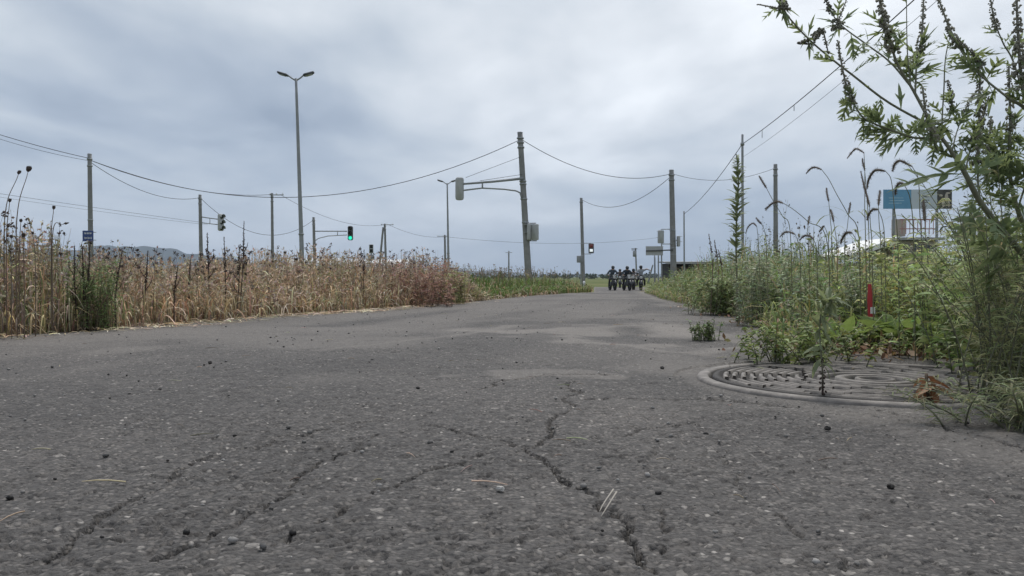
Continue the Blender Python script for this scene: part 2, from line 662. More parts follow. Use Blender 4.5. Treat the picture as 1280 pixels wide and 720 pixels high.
CR = [  # (pixels, half width m, depth m)
    ([(722, 478), (727, 492), (712, 515), (690, 538), (662, 562)], 0.005, 0.012),
    ([(660, 560), (672, 575), (690, 592), (715, 612), (748, 632), (765, 645), (785, 672), (800, 692), (828, 722), (850, 760)], 0.0055, 0.013),
    ([(735, 500), (800, 498), (880, 497), (950, 505), (1010, 512)], 0.005, 0.010),
    ([(660, 562), (620, 552), (560, 538), (520, 536)], 0.005, 0.010),
    ([(600, 572), (545, 590), (490, 614), (430, 640), (380, 665), (310, 690)], 0.005, 0.011),
    ([(470, 548), (440, 570), (400, 580), (370, 605), (330, 640), (260, 672), (190, 700)], 0.005, 0.012),
    ([(270, 572), (215, 598), (150, 632), (90, 672), (50, 705)], 0.005, 0.010),
    ([(490, 530), (440, 534), (375, 546)], 0.006, 0.010),
    ([(740, 552), (780, 551), (830, 540), (880, 528)], 0.003, 0.007),
    ([(1070, 508), (1120, 516), (1180, 534), (1290, 566)], 0.007, 0.014),
    ([(600, 490), (640, 478), (680, 472), (760, 470)], 0.006, 0.009),
    ([(905, 575), (985, 655), (1040, 692), (1070, 730)], 0.002, 0.004),
    ([(380, 545), (330, 560), (290, 565)], 0.004, 0.008),
    ([(820, 640), (835, 665), (830, 690)], 0.003, 0.006),
]
CRP = [(rough_line(p, 0.11, 40 + i), w, d) for i, (p, w, d) in enumerate(CR)]


def seg_dist(x, y, pl):
    best = np.full(x.shape, 9.0)
    for a, b in zip(pl[:-1], pl[1:]):
        t = b - a
        L = max(float(t @ t), 1e-9)
        m = (x > min(a[0], b[0]) - 0.06) & (x < max(a[0], b[0]) + 0.06) & (y > min(a[1], b[1]) - 0.06) & (y < max(a[1], b[1]) + 0.06)
        if not m.any():
            continue
        xx, yy = x[m], y[m]
        u = np.clip(((xx - a[0]) * t[0] + (yy - a[1]) * t[1]) / L, 0, 1)
        best[m] = np.minimum(best[m], np.hypot(xx - a[0] - u * t[0], yy - a[1] - u * t[1]))
    return best


def build_road():
    ys = np.concatenate((np.linspace(-5.5, 0.42, 24)[:-1], 0.42 * (13.0 / 0.42) ** np.linspace(0, 1, 860), np.linspace(13, 80, 50)[1:]))
    nf = 640
    hw = 0.70 * np.maximum(ys, 0.4) + 0.05
    inner = np.linspace(-1, 1, nf)
    outl = np.linspace(1, 0, 18)[:-1] ** 1.5
    tx = []
    for y, w in zip(ys, hw):
        tx.append(np.concatenate((-w - outl * 7.5, inner * w, (w + outl * 3.0)[::-1])))
    X = np.array(tx)
    Y = np.broadcast_to(ys[:, None], X.shape).copy()
    nr, nc = X.shape
    dyr = np.gradient(ys)[:, None]
    dxc = np.gradient(X, axis=1)
    cell = np.maximum(np.abs(dxc) * 1.3, np.abs(dyr) * 0.75)

    def fade(wl):
        return 1 - sm(0.28, 0.55, cell / wl)

    Z = gz(X, Y)
    # coarse and fine breaking-up of the surface
    wx = X + (vnoise(X * 60, Y * 60, 3) - 0.5) * 0.012
    wy = Y + (vnoise(X * 60, Y * 60, 4) - 0.5) * 0.012
    f1, id1 = worley(wx / 0.0105, wy / 0.0105, 20)
    f2, id2 = worley(wx / 0.024, wy / 0.024, 30)
    worn = sm(0.35, 0.65, vnoise(X * 3.1, Y * 3.1, 8) * 0.6 + vnoise(X * 11, Y * 11, 9) * 0.4)
    st = np.sqrt(np.clip(1 - (f1 / 0.66) ** 2, 0, 1))
    Z += 0.62 * fade(0.0105) * (st * 0.0026 * (0.25 + id1) - 0.0030 * (id1 < 0.16)) * (0.65 + 0.5 * worn)
    Z += 0.58 * fade(0.024) * ((id2 - 0.5) * 0.0030 - 0.0042 * (id2 > 0.84) * sm(0.62, 0.42, f2)) * (0.4 + 0.6 * worn)
    Z += fade(0.09) * (vnoise(X * 26, Y * 26, 5) - 0.5) * 0.0028
    Z += fade(0.02) * (vnoise(X * 110, Y * 110, 6) - 0.5) * 0.0012
    Z += fade(0.3) * (vnoise(X * 6, Y * 6, 7) - 0.5) * 0.0050
    crack = np.zeros_like(X)
    for ci, (pl, w, d) in enumerate(CRP):
        dist = seg_dist(X, Y, pl)
        dist = dist + (vnoise(X * 90, Y * 90, 15) - 0.5) * 0.006 + (vnoise(X * 240, Y * 240, 17) - 0.5) * 0.004
        wl = w * (0.43 if ci in (0, 1) else 0.36) * (0.3 + 1.2 * vnoise(X * 14, Y * 14, 16))
        k = sm(1.5, 0.5, dist / np.maximum(wl, np.maximum(cell * 0.5, 0.0008)))
        Z -= d * 0.8 * k
        # slabs tip a little towards the crack
        Z -= 0.0015 * sm(0.03, 0.0, dist)
        crack = np.maximum(crack, k)
    # dust: rings left by a dried puddle, streaks along the wheel tracks, film near the edges
    du = np.zeros_like(X)
    e = np.hypot((X - 0.52) / 0.33, (Y - 3.05) / 0.62) + (vnoise(X * 6, Y * 4, 51) - 0.5) * 0.9 + (vnoise(X * 17, Y * 11, 62) - 0.5) * 0.4
    du = np.maximum(du, 0.75 * np.exp(-((e - 0.95) / 0.28) ** 2))
    e2 = np.hypot((X - 0.66) / 0.18, (Y - 3.5) / 0.5) + (vnoise(X * 8, Y * 5, 52) - 0.5) * 0.5
    du = np.maximum(du, 1.0 * sm(1.1, 0.4, e2))
    e3 = np.hypot((X - 0.12) / 0.45, (Y - 3.35) / 0.20) + (vnoise(X * 9, Y * 5, 53) - 0.5) * 1.7
    du = np.maximum(du, 0.8 * sm(1.1, 0.4, e3))
    p0, p1, p2 = ground_px(390, 441), ground_px(500, 428), ground_px(640, 408)
    dl = seg_dist(X, Y, np.array([ground_px(400, 441), ground_px(470, 433), ground_px(560, 423), ground_px(640, 408)])) + (vnoise(X * 8, Y * 5, 54) - 0.5) * 0.05
    du = np.maximum(du, 0.65 * sm(0.07, 0.0, dl))
    e4 = np.hypot((X - 0.10) / 0.24, (Y - 1.88) / 0.11) + (vnoise(X * 14, Y * 10, 55) - 0.5) * 1.9
    du = np.maximum(du, 0.5 * sm(1.0, 0.3, e4))
    film = sm(0.50, 0.72, vnoise(X * 1.4 + 5, Y * 0.9, 56) * 0.6 + vnoise(X * 5, Y * 3.5, 57) * 0.4) * 0.45
    du = np.maximum(du, film)
    tr = vnoise(X * 1.2 - Y * 0.35, Y * 0.16, 63) * 0.6 + vnoise(X * 4 - Y * 1.0, Y * 0.6, 64) * 0.4
    du = np.maximum(du, 0.42 * sm(0.48, 0.72, tr) * sm(1.6, 3.0, Y))
    edge = np.minimum(X - xl(Y), xr(Y) - X)
    du = np.maximum(du, 0.75 * sm(0.22, 0.0, edge + (vnoise(X * 7, Y * 7, 58) - 0.5) * 0.2))
    rm = np.hypot(X - MH[0], Y - MH[1])
    du = np.maximum(du, 0.3 * sm(MHR + 0.06, MHR, rm + (vnoise(X * 20, Y * 20, 59) - 0.5) * 0.06))
    du = du * (1 - 0.9 * crack)
    # seat of the manhole frame
    Z = np.where(rm < MHR - 0.012, prof(Y) - 0.05, Z)
    Z = np.where((rm >= MHR - 0.012) & (rm < MHR + 0.05), prof(Y) + (Z - prof(Y)) * sm(MHR - 0.03, MHR + 0.06, rm) - 0.004, Z)
    # keep only the cells that lie on the road (ragged edge)
    en = (vnoise(X * 5, Y * 3, 60) - 0.5) * 0.14 + (vnoise(X * 22, Y * 15, 61) - 0.5) * 0.06
    on = (edge + en) > -0.02
    V = np.stack((X, Y, Z), -1).reshape(-1, 3)
    idx = np.arange(nr * nc).reshape(nr, nc)
    Q = np.stack((idx[:-1, :-1], idx[:-1, 1:], idx[1:, 1:], idx[1:, :-1]), -1)
    keep = on[:-1, :-1] & on[1:, :-1] & on[:-1, 1:] & on[1:, 1:]
    Q = Q[keep]
    used = np.zeros(len(V), bool)
    used[Q.ravel()] = True
    remap = np.cumsum(used) - 1
    return structure('road', (V[used], remap[Q], NOT), M['asphalt'],
                     attrs={'dust': du.ravel()[used], 'crack': crack.ravel()[used]})


build_road()


def build_ground():
    ys = np.concatenate((-np.geomspace(400, 1.0, 20), np.linspace(-0.8, 14, 150), np.geomspace(14.6, 7000, 90)))
    t = np.concatenate((-np.geomspace(6500, 7, 40), np.linspace(-6.8, 6.8, 160), np.geomspace(7, 6500, 40)))
    X, Y = np.meshgrid(t, ys)
    ctr = np.interp(Y, (0, 14, 60, 200), (0, 1.6, 8, 8))
    X = X + ctr
    e = np.maximum(xl(Y) - X, X - xr(Y))          # > 0 off the road
    Z = gz(X, Y) + np.interp(e, (-0.30, -0.06, 0.12, 0.3), (-0.06, -0.020, 0.010, 0.016)) + 0.02 * (vnoise(X * 5, Y * 5, 70) - 0.3) * sm(0.0, 0.4, e)
    Z = np.where((np.hypot(X - MH[0], Y - MH[1]) < MHR + 0.12) & (e < 0.06), np.minimum(Z, -0.06), Z)
    mead = np.maximum(sm(8, 30, Y), sm(6, 15, np.abs(X - ctr)))
    mead = np.where(Y < 0, np.maximum(mead, sm(3, 10, -Y)), mead)
    V = np.stack((X, Y, Z), -1).reshape(-1, 3)
    nr, nc = X.shape
    idx = np.arange(nr * nc).reshape(nr, nc)
    Q = np.stack((idx[:-1, :-1], idx[:-1, 1:], idx[1:, 1:], idx[1:, :-1]), -1).reshape(-1, 4)
    return structure('ground', (V, Q, NOT), M['ground'], attrs={'meadow': mead.ravel()})


build_ground()

# ---- hills on the left horizon, forest covered
M['forest'] = mat_plain('far_forest', (0.018, 0.027, 0.022), 0.95, vary=0.5, scale=0.012, spec=0.05)


def build_hills(name, prof_px, d, depth, seed, far_rise=1.0):
    px = np.linspace(prof_px[0][0], prof_px[-1][0], 220)
    top = np.interp(px, [p[0] for p in prof_px], [p[1] for p in prof_px])
    X0 = (px - 640) / FPX * d
    rows = []
    for j, (f, yy) in enumerate(((0.0, -0.9), (0.25, -0.55), (0.6, -0.25), (1.0, 0.0), (0.7, 0.35), (0.3, 0.7), (0.0, 1.0))):
        y = d + yy * depth
        h = top / FPX * d * f
        h = h * (0.90 + 0.2 * vnoise(px * 0.06, np.full_like(px, j * 1.7), seed)) + f * d * 0.0008 * (vnoise(px * 0.45, np.full_like(px, j * 3.1), seed + 1) - 0.5)
        rows.append(np.stack((X0 * (y / d), np.full_like(px, y), h - 3 * (f == 0) - 0.5), -1))
    V = np.array(rows)
    k, n, _ = V.shape
    idx = np.arange(k * n).reshape(k, n)
    Q = np.stack((idx[:-1, :-1], idx[:-1, 1:], idx[1:, 1:], idx[1:, :-1]), -1).reshape(-1, 4)
    return structure(name, (V.reshape(-1, 3), Q, NOT), M['forest'])


build_hills('hills', [(-420, 2), (-300, 24), (-200, 34), (-100, 30), (0, 29), (40, 34), (100, 34), (140, 39), (155, 41), (175, 38), (200, 35), (225, 33), (245, 29), (270, 24), (300, 20), (340, 9), (400, 7), (480, 3)], 3600, 900, 80)
build_hills('hills', [(430, 0), (500, 4.5), (560, 7), (600, 8.5), (635, 6), (680, 3.5), (740, 3), (800, 4), (900, 5), (1000, 3), (1150, 6), (1300, 9), (1500, 7), (1700, 0)], 5200, 700, 90)


# ================================================================== MANHOLE
def build_manhole():
    zt = 0.004
    T = Thing('manhole_cover', 'round cast iron manhole cover with concentric raised ribs set in the asphalt', 'manhole cover', (MH[0], MH[1], -0.05))
    c = (MH[0], MH[1], 0)
    frame = g_lathe([(MHR, -0.05), (MHR, zt - 0.006), (MHR - 0.004, zt - 0.001), (MHR - 0.022, zt - 0.001), (MHR - 0.026, zt - 0.004), (MHR - 0.027, -0.03), (MHR - 0.027, -0.05)], c, 120)
    T.part('frame', frame, M['ironworn'])
    r0 = MHR - 0.034
    disc = g_lathe([(r0, -0.045), (r0, zt - 0.004), (r0 - 0.003, zt - 0.001), (r0 - 0.014, zt - 0.001), (r0 - 0.017, zt - 0.008), (0.0005, zt - 0.009)], c, 120)
    cover = T.part('cover', disc, M['iron'])

    def ring(ra, rb, a0, a1):
        n = max(3, int(abs(a1 - a0) / 0.07) + 2)
        a = np.linspace(a0, a1, n)
        zb, zt2 = zt - 0.012, zt - 0.0005
        prof = [(ra, zb), (ra + 0.002, zt2), (rb - 0.002, zt2), (rb, zb)]
        V = np.array([[(c[0] + r * math.cos(t), c[1] + r * math.sin(t), z) for (r, z) in prof] for t in a])
        k = 4
        idx = np.arange(n * k).reshape(n, k)
        Q = np.stack((idx[:-1, :-1], idx[:-1, 1:], idx[1:, 1:], idx[1:, :-1]), -1).reshape(-1, 4)
        Q = np.concatenate((Q, [[0, 1, 2, 3], [idx[-1, 3], idx[-1, 2], idx[-1, 1], idx[-1, 0]]]))
        return V.reshape(-1, 3), Q, NOT

    r = np.random.default_rng(5)
    # full rings in the middle, broken arcs further out
    for ra, rb in ((0.030, 0.042), (0.060, 0.082), (0.104, 0.118)):
        T.part('rib', ring(ra, rb, 0, 2 * math.pi), M['ironworn'], cover)
    for q, (ra, rb, n) in enumerate(((0.134, 0.145, 7), (0.153, 0.164, 8), (0.172, 0.183, 9), (0.191, 0.202, 10), (0.210, 0.221, 10), (0.229, 0.240, 11), (0.248, 0.259, 12), (0.267, 0.278, 13), (0.286, 0.297, 14), (0.305, 0.316, 14))):
        a = r.random() * 6
        for i in range(n):
            w = 2 * math.pi / n
            f = 0.55 + 0.37 * r.random()
            T.part('rib', ring(ra, rb, a + i * w, a + (i + f) * w), M['ironworn'], cover)


build_manhole()


# ================================================================== POLES, SIGNALS, CABLES
def base_at(px, d):
    x = (px - 640) / FPX * d
    return np.array((x, d, float(gz(x, d))))


def shaft(b, t, r0, r1, k=10, ns=14):
    s = np.linspace(0, 1, k)[:, None]
    return g_tubes(b + (t - b) * s, np.linspace(r0, r1, k), ns)


def on(b, t, z):
    return b + (t - b) * ((z - b[2]) / (t[2] - b[2]))


def bands(T, b, t, zs, r, mat='galv'):
    for z in zs:
        p = on(b, t, z)
        T.part('clamp_band', g_lathe([(r, -0.04), (r * 1.14 + 0.01, -0.04), (r * 1.14 + 0.01, 0.04), (r, 0.04)], p, 14), M[mat])


def utility_pole(label, bx, tx, ty, d, r=0.15, group='concrete utility poles', arm=None, extra_bands=()):
    t = P(tx, ty, d)
    b = base_at(bx, d)
    T = Thing('utility_pole', label, 'pole', b, group)
    T.part('shaft', shaft(b, t, r, r * 0.72), M['concrete'])
    T.part('cap', g_lathe([(r * 0.75, -0.02), (r * 0.75, 0.03), (0.001, 0.06)], t, 12), M['greysteel'])
    bands(T, b, t, [t[2] - 0.25, t[2] - 0.6] + list(extra_bands), r * 0.76)
    if arm:
        for (dz, x0, x1) in arm:
            p = on(b, t, t[2] - dz) + np.array((0, -r - 0.03, 0))
            a = T.part('crossarm', g_box(p + np.array(((x0 + x1) / 2, 0, 0)), (x1 - x0, 0.07, 0.07)), M['greysteel'])
            for q in np.linspace(x0 + 0.06, x1 - 0.06, 3):
                T.part('insulator', g_lathe([(0.02, 0.035), (0.05, 0.06), (0.03, 0.10), (0.045, 0.13), (0.001, 0.17)], p + np.array((q, 0, 0)), 8), M['white_paint'], a)
    return T, b, t


def signal_head(T, c, face, lit=None, s=1.0, lamps=3, casing='casing', flip=False):
    """vertical signal head; face is the horizontal direction the lenses look at"""
    f = nrm(np.array((face[0], face[1], 0.0)))
    rz = math.atan2(f[1], f[0]) + math.pi / 2
    h, w, dp = (1.16 if lamps == 3 else 0.80) * s, 0.42 * s, 0.17 * s
    T.part('signal_casing', g_box(c, (w, dp, h), rz, 0.11 * s if lamps == 3 else 0.05 * s), M[casing])
    step = h / lamps
    for i in range(lamps):
        z = c[2] + h / 2 - step * (i + 0.5)
        p = np.array((c[0], c[1], z)) + f * (dp / 2)
        lm = 'lens'
        if lit is not None and lit[0] == i:
            lm = lit[1]
        ln = T.part('lens', g_lathe([(0.148 * s, -0.005), (0.145 * s, 0.012), (0.08 * s, 0.035), (0.001, 0.042)], p, 16, axis=f), M[lm])
        # open-bottomed visor
        a = np.radians(np.linspace(-20, 200, 14))
        sx = np.array((-f[1], f[0], 0))
        ring0 = [p + sx * (0.165 * s * math.cos(t)) + np.array((0, 0, 0.165 * s * math.sin(t))) for t in a]
        ring1 = [q + f * (0.22 * s) for q in ring0]
        V = np.array(ring0 + ring1)
        n = len(a)
        Q = np.array([(k, k + 1, n + k + 1, n + k) for k in range(n - 1)])
        T.part('visor', (V, Q, NOT), M[casing], ln)


def ped_head(T, c, face, lit=None, s=1.0):
    f = nrm(np.array((face[0], face[1], 0.0)))
    rz = math.atan2(f[1], f[0]) + math.pi / 2
    T.part('signal_casing', g_box(c, (0.38 * s, 0.16 * s, 0.80 * s), rz, 0.05 * s), M['casing'])
    for i in range(2):
        p = c + f * (0.082 * s) + np.array((0, 0, (0.19 - 0.38 * i) * s))
        lm = lit[1] if lit is not None and lit[0] == i else 'lens'
        T.part('lens', g_box(p, (0.27 * s, 0.02, 0.27 * s), rz), M[lm])
        T.part('visor', g_box(p + f * 0.08 * s + np.array((0, 0, 0.16 * s)), (0.32 * s, 0.16 * s, 0.015), rz), M['casing'])


def line_pts(a, b, sag, n=28):
    s = np.linspace(0, 1, n)[:, None]
    p = a + (b - a) * s
    p[:, 2] -= 4 * sag * (s * (1 - s))[:, 0]
    return p


def cable(label, a, b, sag, r=0.012, droppers=()):
    pts = line_pts(a, b, sag)
    geo = g_tubes(pts, r, 5)
    if droppers:
        gs = [geo]
        for t, L in droppers:
            i = int(t * (len(pts) - 1))
            gs.append(g_tubes(np.array((pts[i], pts[i] - (0, 0, L))), r * 0.8, 4))
        geo = g_cat(*gs)
    return one('overhead_cable', label, 'cable', geo, M['cable'], a, 'overhead cables')


# -- P1: pole with blue sign, far left
T, b1, t1 = utility_pole('thick concrete pole at far left carrying a small blue sign', 114, 112, 193, 44, 0.145, extra_bands=(3.2, 2.6))
sc = P(110, 295, 43.6)
sg = T.part('sign_plate', g_box(sc, (0.56, 0.02, 0.56)), M['blue_sign'], smooth=False)
pr = Soup()
r_ = np.random.default_rng(3)
for row, (z, h, n) in enumerate(((0.135, 0.085, 6), (-0.11, 0.11, 5))):
    for i in range(n):
        x = -0.20 + 0.40 * (i + 0.5) / n
        w = 0.40 / n * 0.75
        if row == 1 and i in (1, 3):
            h2 = h * 0.5
        else:
            h2 = h
        c = sc + np.array((x, -0.0125, z))
        pr.add(g_box(c + (0, 0, h2 * 0.4), (w, 0.004, 0.016)))
        pr.add(g_box(c - (0, 0, h2 * 0.1), (w, 0.004, 0.016)))
        pr.add(g_box(c - (w * 0.3 * (1 if i % 2 else -1), 0.0008, 0), (0.016, 0.004, h2)))
T.part('sign_lettering', pr.geo(), M['white_paint'], sg, smooth=False)['kind'] = 'stuff'
T.part('bracket', g_cat(g_box(sc + (0.1, 0.16, 0.2), (0.36, 0.30, 0.03)), g_box(sc + (0.1, 0.16, -0.2), (0.36, 0.30, 0.03))), M['galv'])

# -- P2: pole with signal on a short arm
T, b2, t2 = utility_pole('concrete pole with a short arm and unlit traffic signal above the dry weeds', 252, 250, 244, 60, 0.15)
p0, p1 = on(b2, t2, P(250, 271, 60)[2]), P(272, 274, 60)
T.part('arm', g_cat(g_tubes(np.array((p0, p1)), 0.035, 8), g_tubes(np.array((p0 - (0, 0, 0.42), p1 - (0, 0, 0.38))), 0.03, 8), g_tubes(np.array((p0 * .45 + p1 * .55, p0 * .45 + p1 * .55 - (0, 0, 0.40))), 0.025, 8)), M['greysteel'])
signal_head(T, P(276, 278, 60), (0.85, -0.55), s=1.05, casing='casing')

# -- P3
T, b3, t3 = utility_pole('slim concrete pole with a small crossarm just left of the tall street lamp', 341, 340, 242, 66, 0.13, arm=[(0.12, -0.15, 0.95)])

# -- P5: green signal
T, b5, t5 = utility_pole('short concrete pole whose arm holds the green traffic light', 394, 392, 272, 72, 0.15)
p0, p1 = on(b5, t5, P(392, 289, 72)[2]), P(434, 289, 72)
q0 = on(b5, t5, P(392, 302, 72)[2])
T.part('arm', g_cat(g_tubes(np.array((p0, p1)), 0.045, 8), g_tubes(np.array((q0, P(398, 298, 72), P(410, 295, 72), p1 - (0, 0, 0.32))), 0.035, 8), g_tubes(np.array((P(422, 289, 72), P(422, 294, 72))), 0.03, 6)), M['greysteel'])
signal_head(T, P(438, 291.5, 72), (0.05, -1), (2, 'green_lit'), 1.05, casing='darksteel')

# -- lone pedestrian signal above the dry weeds
b = base_at(464, 76)
T = Thing('pedestrian_signal', 'grey pedestrian signal on a short post behind the dry weeds', 'signal', b, 'pedestrian signals')
t = P(464, 312, 76)
T.part('post', shaft(b, t, 0.06, 0.06), M['greysteel'])
ped_head(T, P(464, 311, 75.7), (0.3, -1), s=1.0)
T.part('round_sign', g_lathe([(0.30, -0.01), (0.30, 0.01), (0.001, 0.012)], P(464, 322, 75.7), 20, axis=(0, -1, 0)), M['greysteel'])

# -- P7 braced pole
T, b7, t7 = utility_pole('utility pole propped by a slanting strut behind the dry weeds', 483, 481, 280, 95, 0.15, arm=[(0.1, -0.4, 1.0)])
T.part('strut', shaft(base_at(472, 95), P(479, 284, 95), 0.13, 0.11), M['concrete'])

# -- P8
T, b8, t8 = utility_pole('far thin utility pole standing just left of the smaller street lamp', 557, 556, 294, 112, 0.17, arm=[(0.15, -1.0, 0.5)])
# -- P11
T, b11, t11 = utility_pole('tiny far utility pole with a crossarm, left of the traffic signal pole', 636, 636, 314, 150, 0.16, arm=[(0.25, -0.6, 0.6)])


# -- street lamps
def street_lamp(label, bx, tx, ty, d, span, hs):
    t = P(tx, ty, d)
    b = base_at(bx, d)
    T = Thing('street_lamp', label, 'street lamp', b, 'double-headed street lamps')
    T.part('shaft', shaft(b, t, 0.11 * hs, 0.055 * hs, 12), M['greysteel'])
    for sx in (-1, 1):
        e = t + np.array((sx * span * 0.42, -0.05, 0.14 * hs))
        T.part('arm', g_tubes(np.array((t - (0, 0, 0.12), t + np.array((sx * span * 0.2, 0, 0.0)), e)), 0.035 * hs, 8), M['greysteel'])
        hd = g_box((0, 0, 0), (span * 0.55, 0.30 * hs, 0.10 * hs), 0, 0.045 * hs)
        V = hd[0].copy()
        V[:, 2] += V[:, 0] * 0.30 * sx
        V[:, 1] *= 1 - 0.35 * (V[:, 0] * sx / (span * 0.55) + 0.5)
        ho = T.part('lamp_head', (V + e + np.array((sx * span * 0.26, 0, 0.05 * hs)), hd[1], hd[2]), M['darksteel'])
        gl = g_box((0, 0, 0), (span * 0.34, 0.2 * hs, 0.02))
        V = gl[0].copy()
        V[:, 2] += V[:, 0] * 0.30 * sx - 0.06 * hs
        T.part('lamp_glass', (V + e + np.array((sx * span * 0.28, 0, 0.05 * hs)), gl[1], gl[2]), M['casing'], ho)
    bands(T, b, t, [2.4], 0.1 * hs)


street_lamp('tall double-headed street lamp rising from the dry weeds', 379, 370, 98, 43, 0.98, 1.15)
street_lamp('smaller far double-headed street lamp between the weeds and the signal pole', 561, 559, 229, 78, 0.95, 1.15)

# -- P10: the big signal pole, leaning
t = P(650, 166, 43)
b = base_at(662, 43)
T = Thing('signal_pole', 'leaning grey signal pole with a long arm reaching left', 'pole', b, 'concrete utility poles')
T.part('shaft', shaft(b, t, 0.185, 0.135), M['concrete'])
T.part('cap', g_lathe([(0.14, -0.02), (0.14, 0.03), (0.001, 0.07)], t, 12), M['greysteel'])
bands(T, b, t, [t[2] - 0.28, t[2] - 0.5, t[2] - 0.75, 5.1, 4.95, 4.2, 3.0], 0.15)
D = 42.8
T.part('arm', g_cat(g_tubes(np.array((P(579, 230, D), P(616, 227, D), P(654, 223, D))), (0.05, 0.06, 0.07), 8),
                    g_tubes(np.array((P(579, 238, D), P(603, 235, D), P(630, 236.5, D), P(645, 238.5, D), P(650, 241, D), P(652, 247, D))), 0.04, 8),
                    g_tubes(np.array((P(603, 227.5, D), P(603, 236, D))), 0.045, 6)), M['greysteel'])
T.part('stay_wire', g_cat(g_tubes(np.array((P(651, 196, D), P(582, 222, D))), 0.010, 4), g_tubes(np.array((P(653, 218, D), P(600, 226, D))), 0.010, 4)), M['cable'])
signal_head(T, P(574.5, 236, D), (-0.22, 1), s=1.0)
T.part('arm', g_cat(g_tubes(np.array((P(658, 279, D), P(670, 279, D))), 0.03, 6), g_tubes(np.array((P(660, 301, D), P(671, 301, D))), 0.03, 6)), M['greysteel'])
ped_head(T, P(661.5, 290, D - 0.05), (-1, 0.25), s=1.05)
ped_head(T, P(668.5, 290, D), (0.35, 1), s=1.02)
t10 = t

# -- P12: pole with small lit signal
t = P(726.5, 248, 70)
b = base_at(729.5, 70)
T = Thing('signal_pole', 'slender pole with a small lit signal above the far grass', 'pole', b, 'concrete utility poles')
T.part('shaft', shaft(b, t, 0.16, 0.12), M['concrete'])
T.part('cap', g_lathe([(0.125, -0.02), (0.125, 0.03), (0.001, 0.07)], t, 12), M['greysteel'])
bands(T, b, t, [t[2] - 0.3, 3.0, 2.0], 0.13)
T.part('arm', g_cat(g_tubes(np.array((P(728, 304, 70), P(739, 304, 70))), 0.03, 6), g_tubes(np.array((P(728, 317.5, 70), P(739, 317.5, 70))), 0.03, 6)), M['greysteel'])
c = P(739, 310.5, 69.8)
T.part('signal_casing', g_box(c, (0.44, 0.16, 0.82), 0, 0.06), M['darksteel'])
T.part('lens', g_box(c + (0, -0.09, 0.2), (0.3, 0.02, 0.28)), M['red_lit'])
T.part('lens', g_box(c + (0, -0.09, -0.17), (0.26, 0.02, 0.22)), M['white_lit'])
t12 = t
b = base_at(726, 69)
T = Thing('control_cabinet', 'grey box on a thin post beside the slender signal pole', 'cabinet', b)
T.part('post', shaft(b, P(726, 322, 69), 0.04, 0.04), M['greysteel'])
T.part('cabinet_box', g_box(P(724.8, 324, 68.9), (0.5, 0.22, 0.56), 0, 0.03), M['greysteel'])

# -- P13 small lamp pole behind the riders
b = base_at(796, 128)
t = P(794.5, 310, 128)
T = Thing('utility_pole', 'small far pole with a sidearm rising behind the riders', 'pole', b, 'concrete utility poles')
T.part('shaft', shaft(b, t, 0.14, 0.10), M['concrete'])
T.part('crossarm', g_cat(g_box(P(793, 311, 127.8), (0.9, 0.1, 0.1)), g_box(P(791.5, 312.5, 127.8), (0.5, 0.1, 0.1))), M['darksteel'])
T.part('transformer', g_lathe([(0.02, -0.5), (0.24, -0.45), (0.24, 0.35), (0.02, 0.45)], P(793, 317, 127.7), 12), M['greysteel'])

# -- P14: junction pole with signs
t14 = P(839.3, 213, 52)
b14 = base_at(842.5, 52)
T = Thing('signal_pole', 'thick junction pole right of the riders with signal arms', 'pole', b14, 'concrete utility poles')
T.part('shaft', shaft(b14, t14, 0.20, 0.145), M['concrete'])
T.part('cap', g_lathe([(0.15, -0.02), (0.15, 0.03), (0.001, 0.07)], t14, 12), M['greysteel'])
bands(T, b14, t14, [t14[2] - 0.3, t14[2] - 0.6, 3.1, 2.0, 1.6], 0.155)
D = 51.8
T.part('arm', g_cat(g_tubes(np.array((P(841, 286.5, D), P(827, 286.5, D), P(825.5, 289, D))), 0.03, 6), g_tubes(np.array((P(841, 305, D), P(828, 305, D))), 0.03, 6)), M['greysteel'])
ped_head(T, P(826, 296, D), (-0.3, 1), s=1.0)
T.part('arm', g_tubes(np.array((P(841, 300, D), P(847.5, 300.5, D))), 0.03, 6), M['greysteel'])
ped_head(T, P(848, 301.5, D), (1, 0.2), s=0.82)
T.part('sign_arm', g_tubes(np.array((P(807.5, 313.5, D), P(841, 312.5, D))), 0.045, 6), M['darksteel'])
T.part('sign_back', g_box(P(818, 313.5, D + 0.08), (1.06, 0.03, 0.56)), M['casing'], smooth=False)
for i, (px, py, dd) in enumerate(((818.3, 319, 62), (823, 318, 56), (827, 303, 54))):
    b = base_at(px, dd)
    o = one('sign_post', ('leftmost', 'middle', 'rightmost')[i] + ' of three thin steel posts left of the junction pole', 'post', shaft(b, P(px, py, dd), 0.045, 0.045), M['greysteel'], b, 'thin posts by the junction')
b = base_at(812, 118)
T = Thing('utility_pole', 'tiny strutted pole far behind the sign back', 'pole', b, 'concrete utility poles')
T.part('shaft', shaft(base_at(818.5, 118), P(818.5, 322, 118), 0.13, 0.1), M['concrete'])
T.part('strut', shaft(base_at(810, 118), P(816, 331, 118), 0.12, 0.09), M['concrete'])

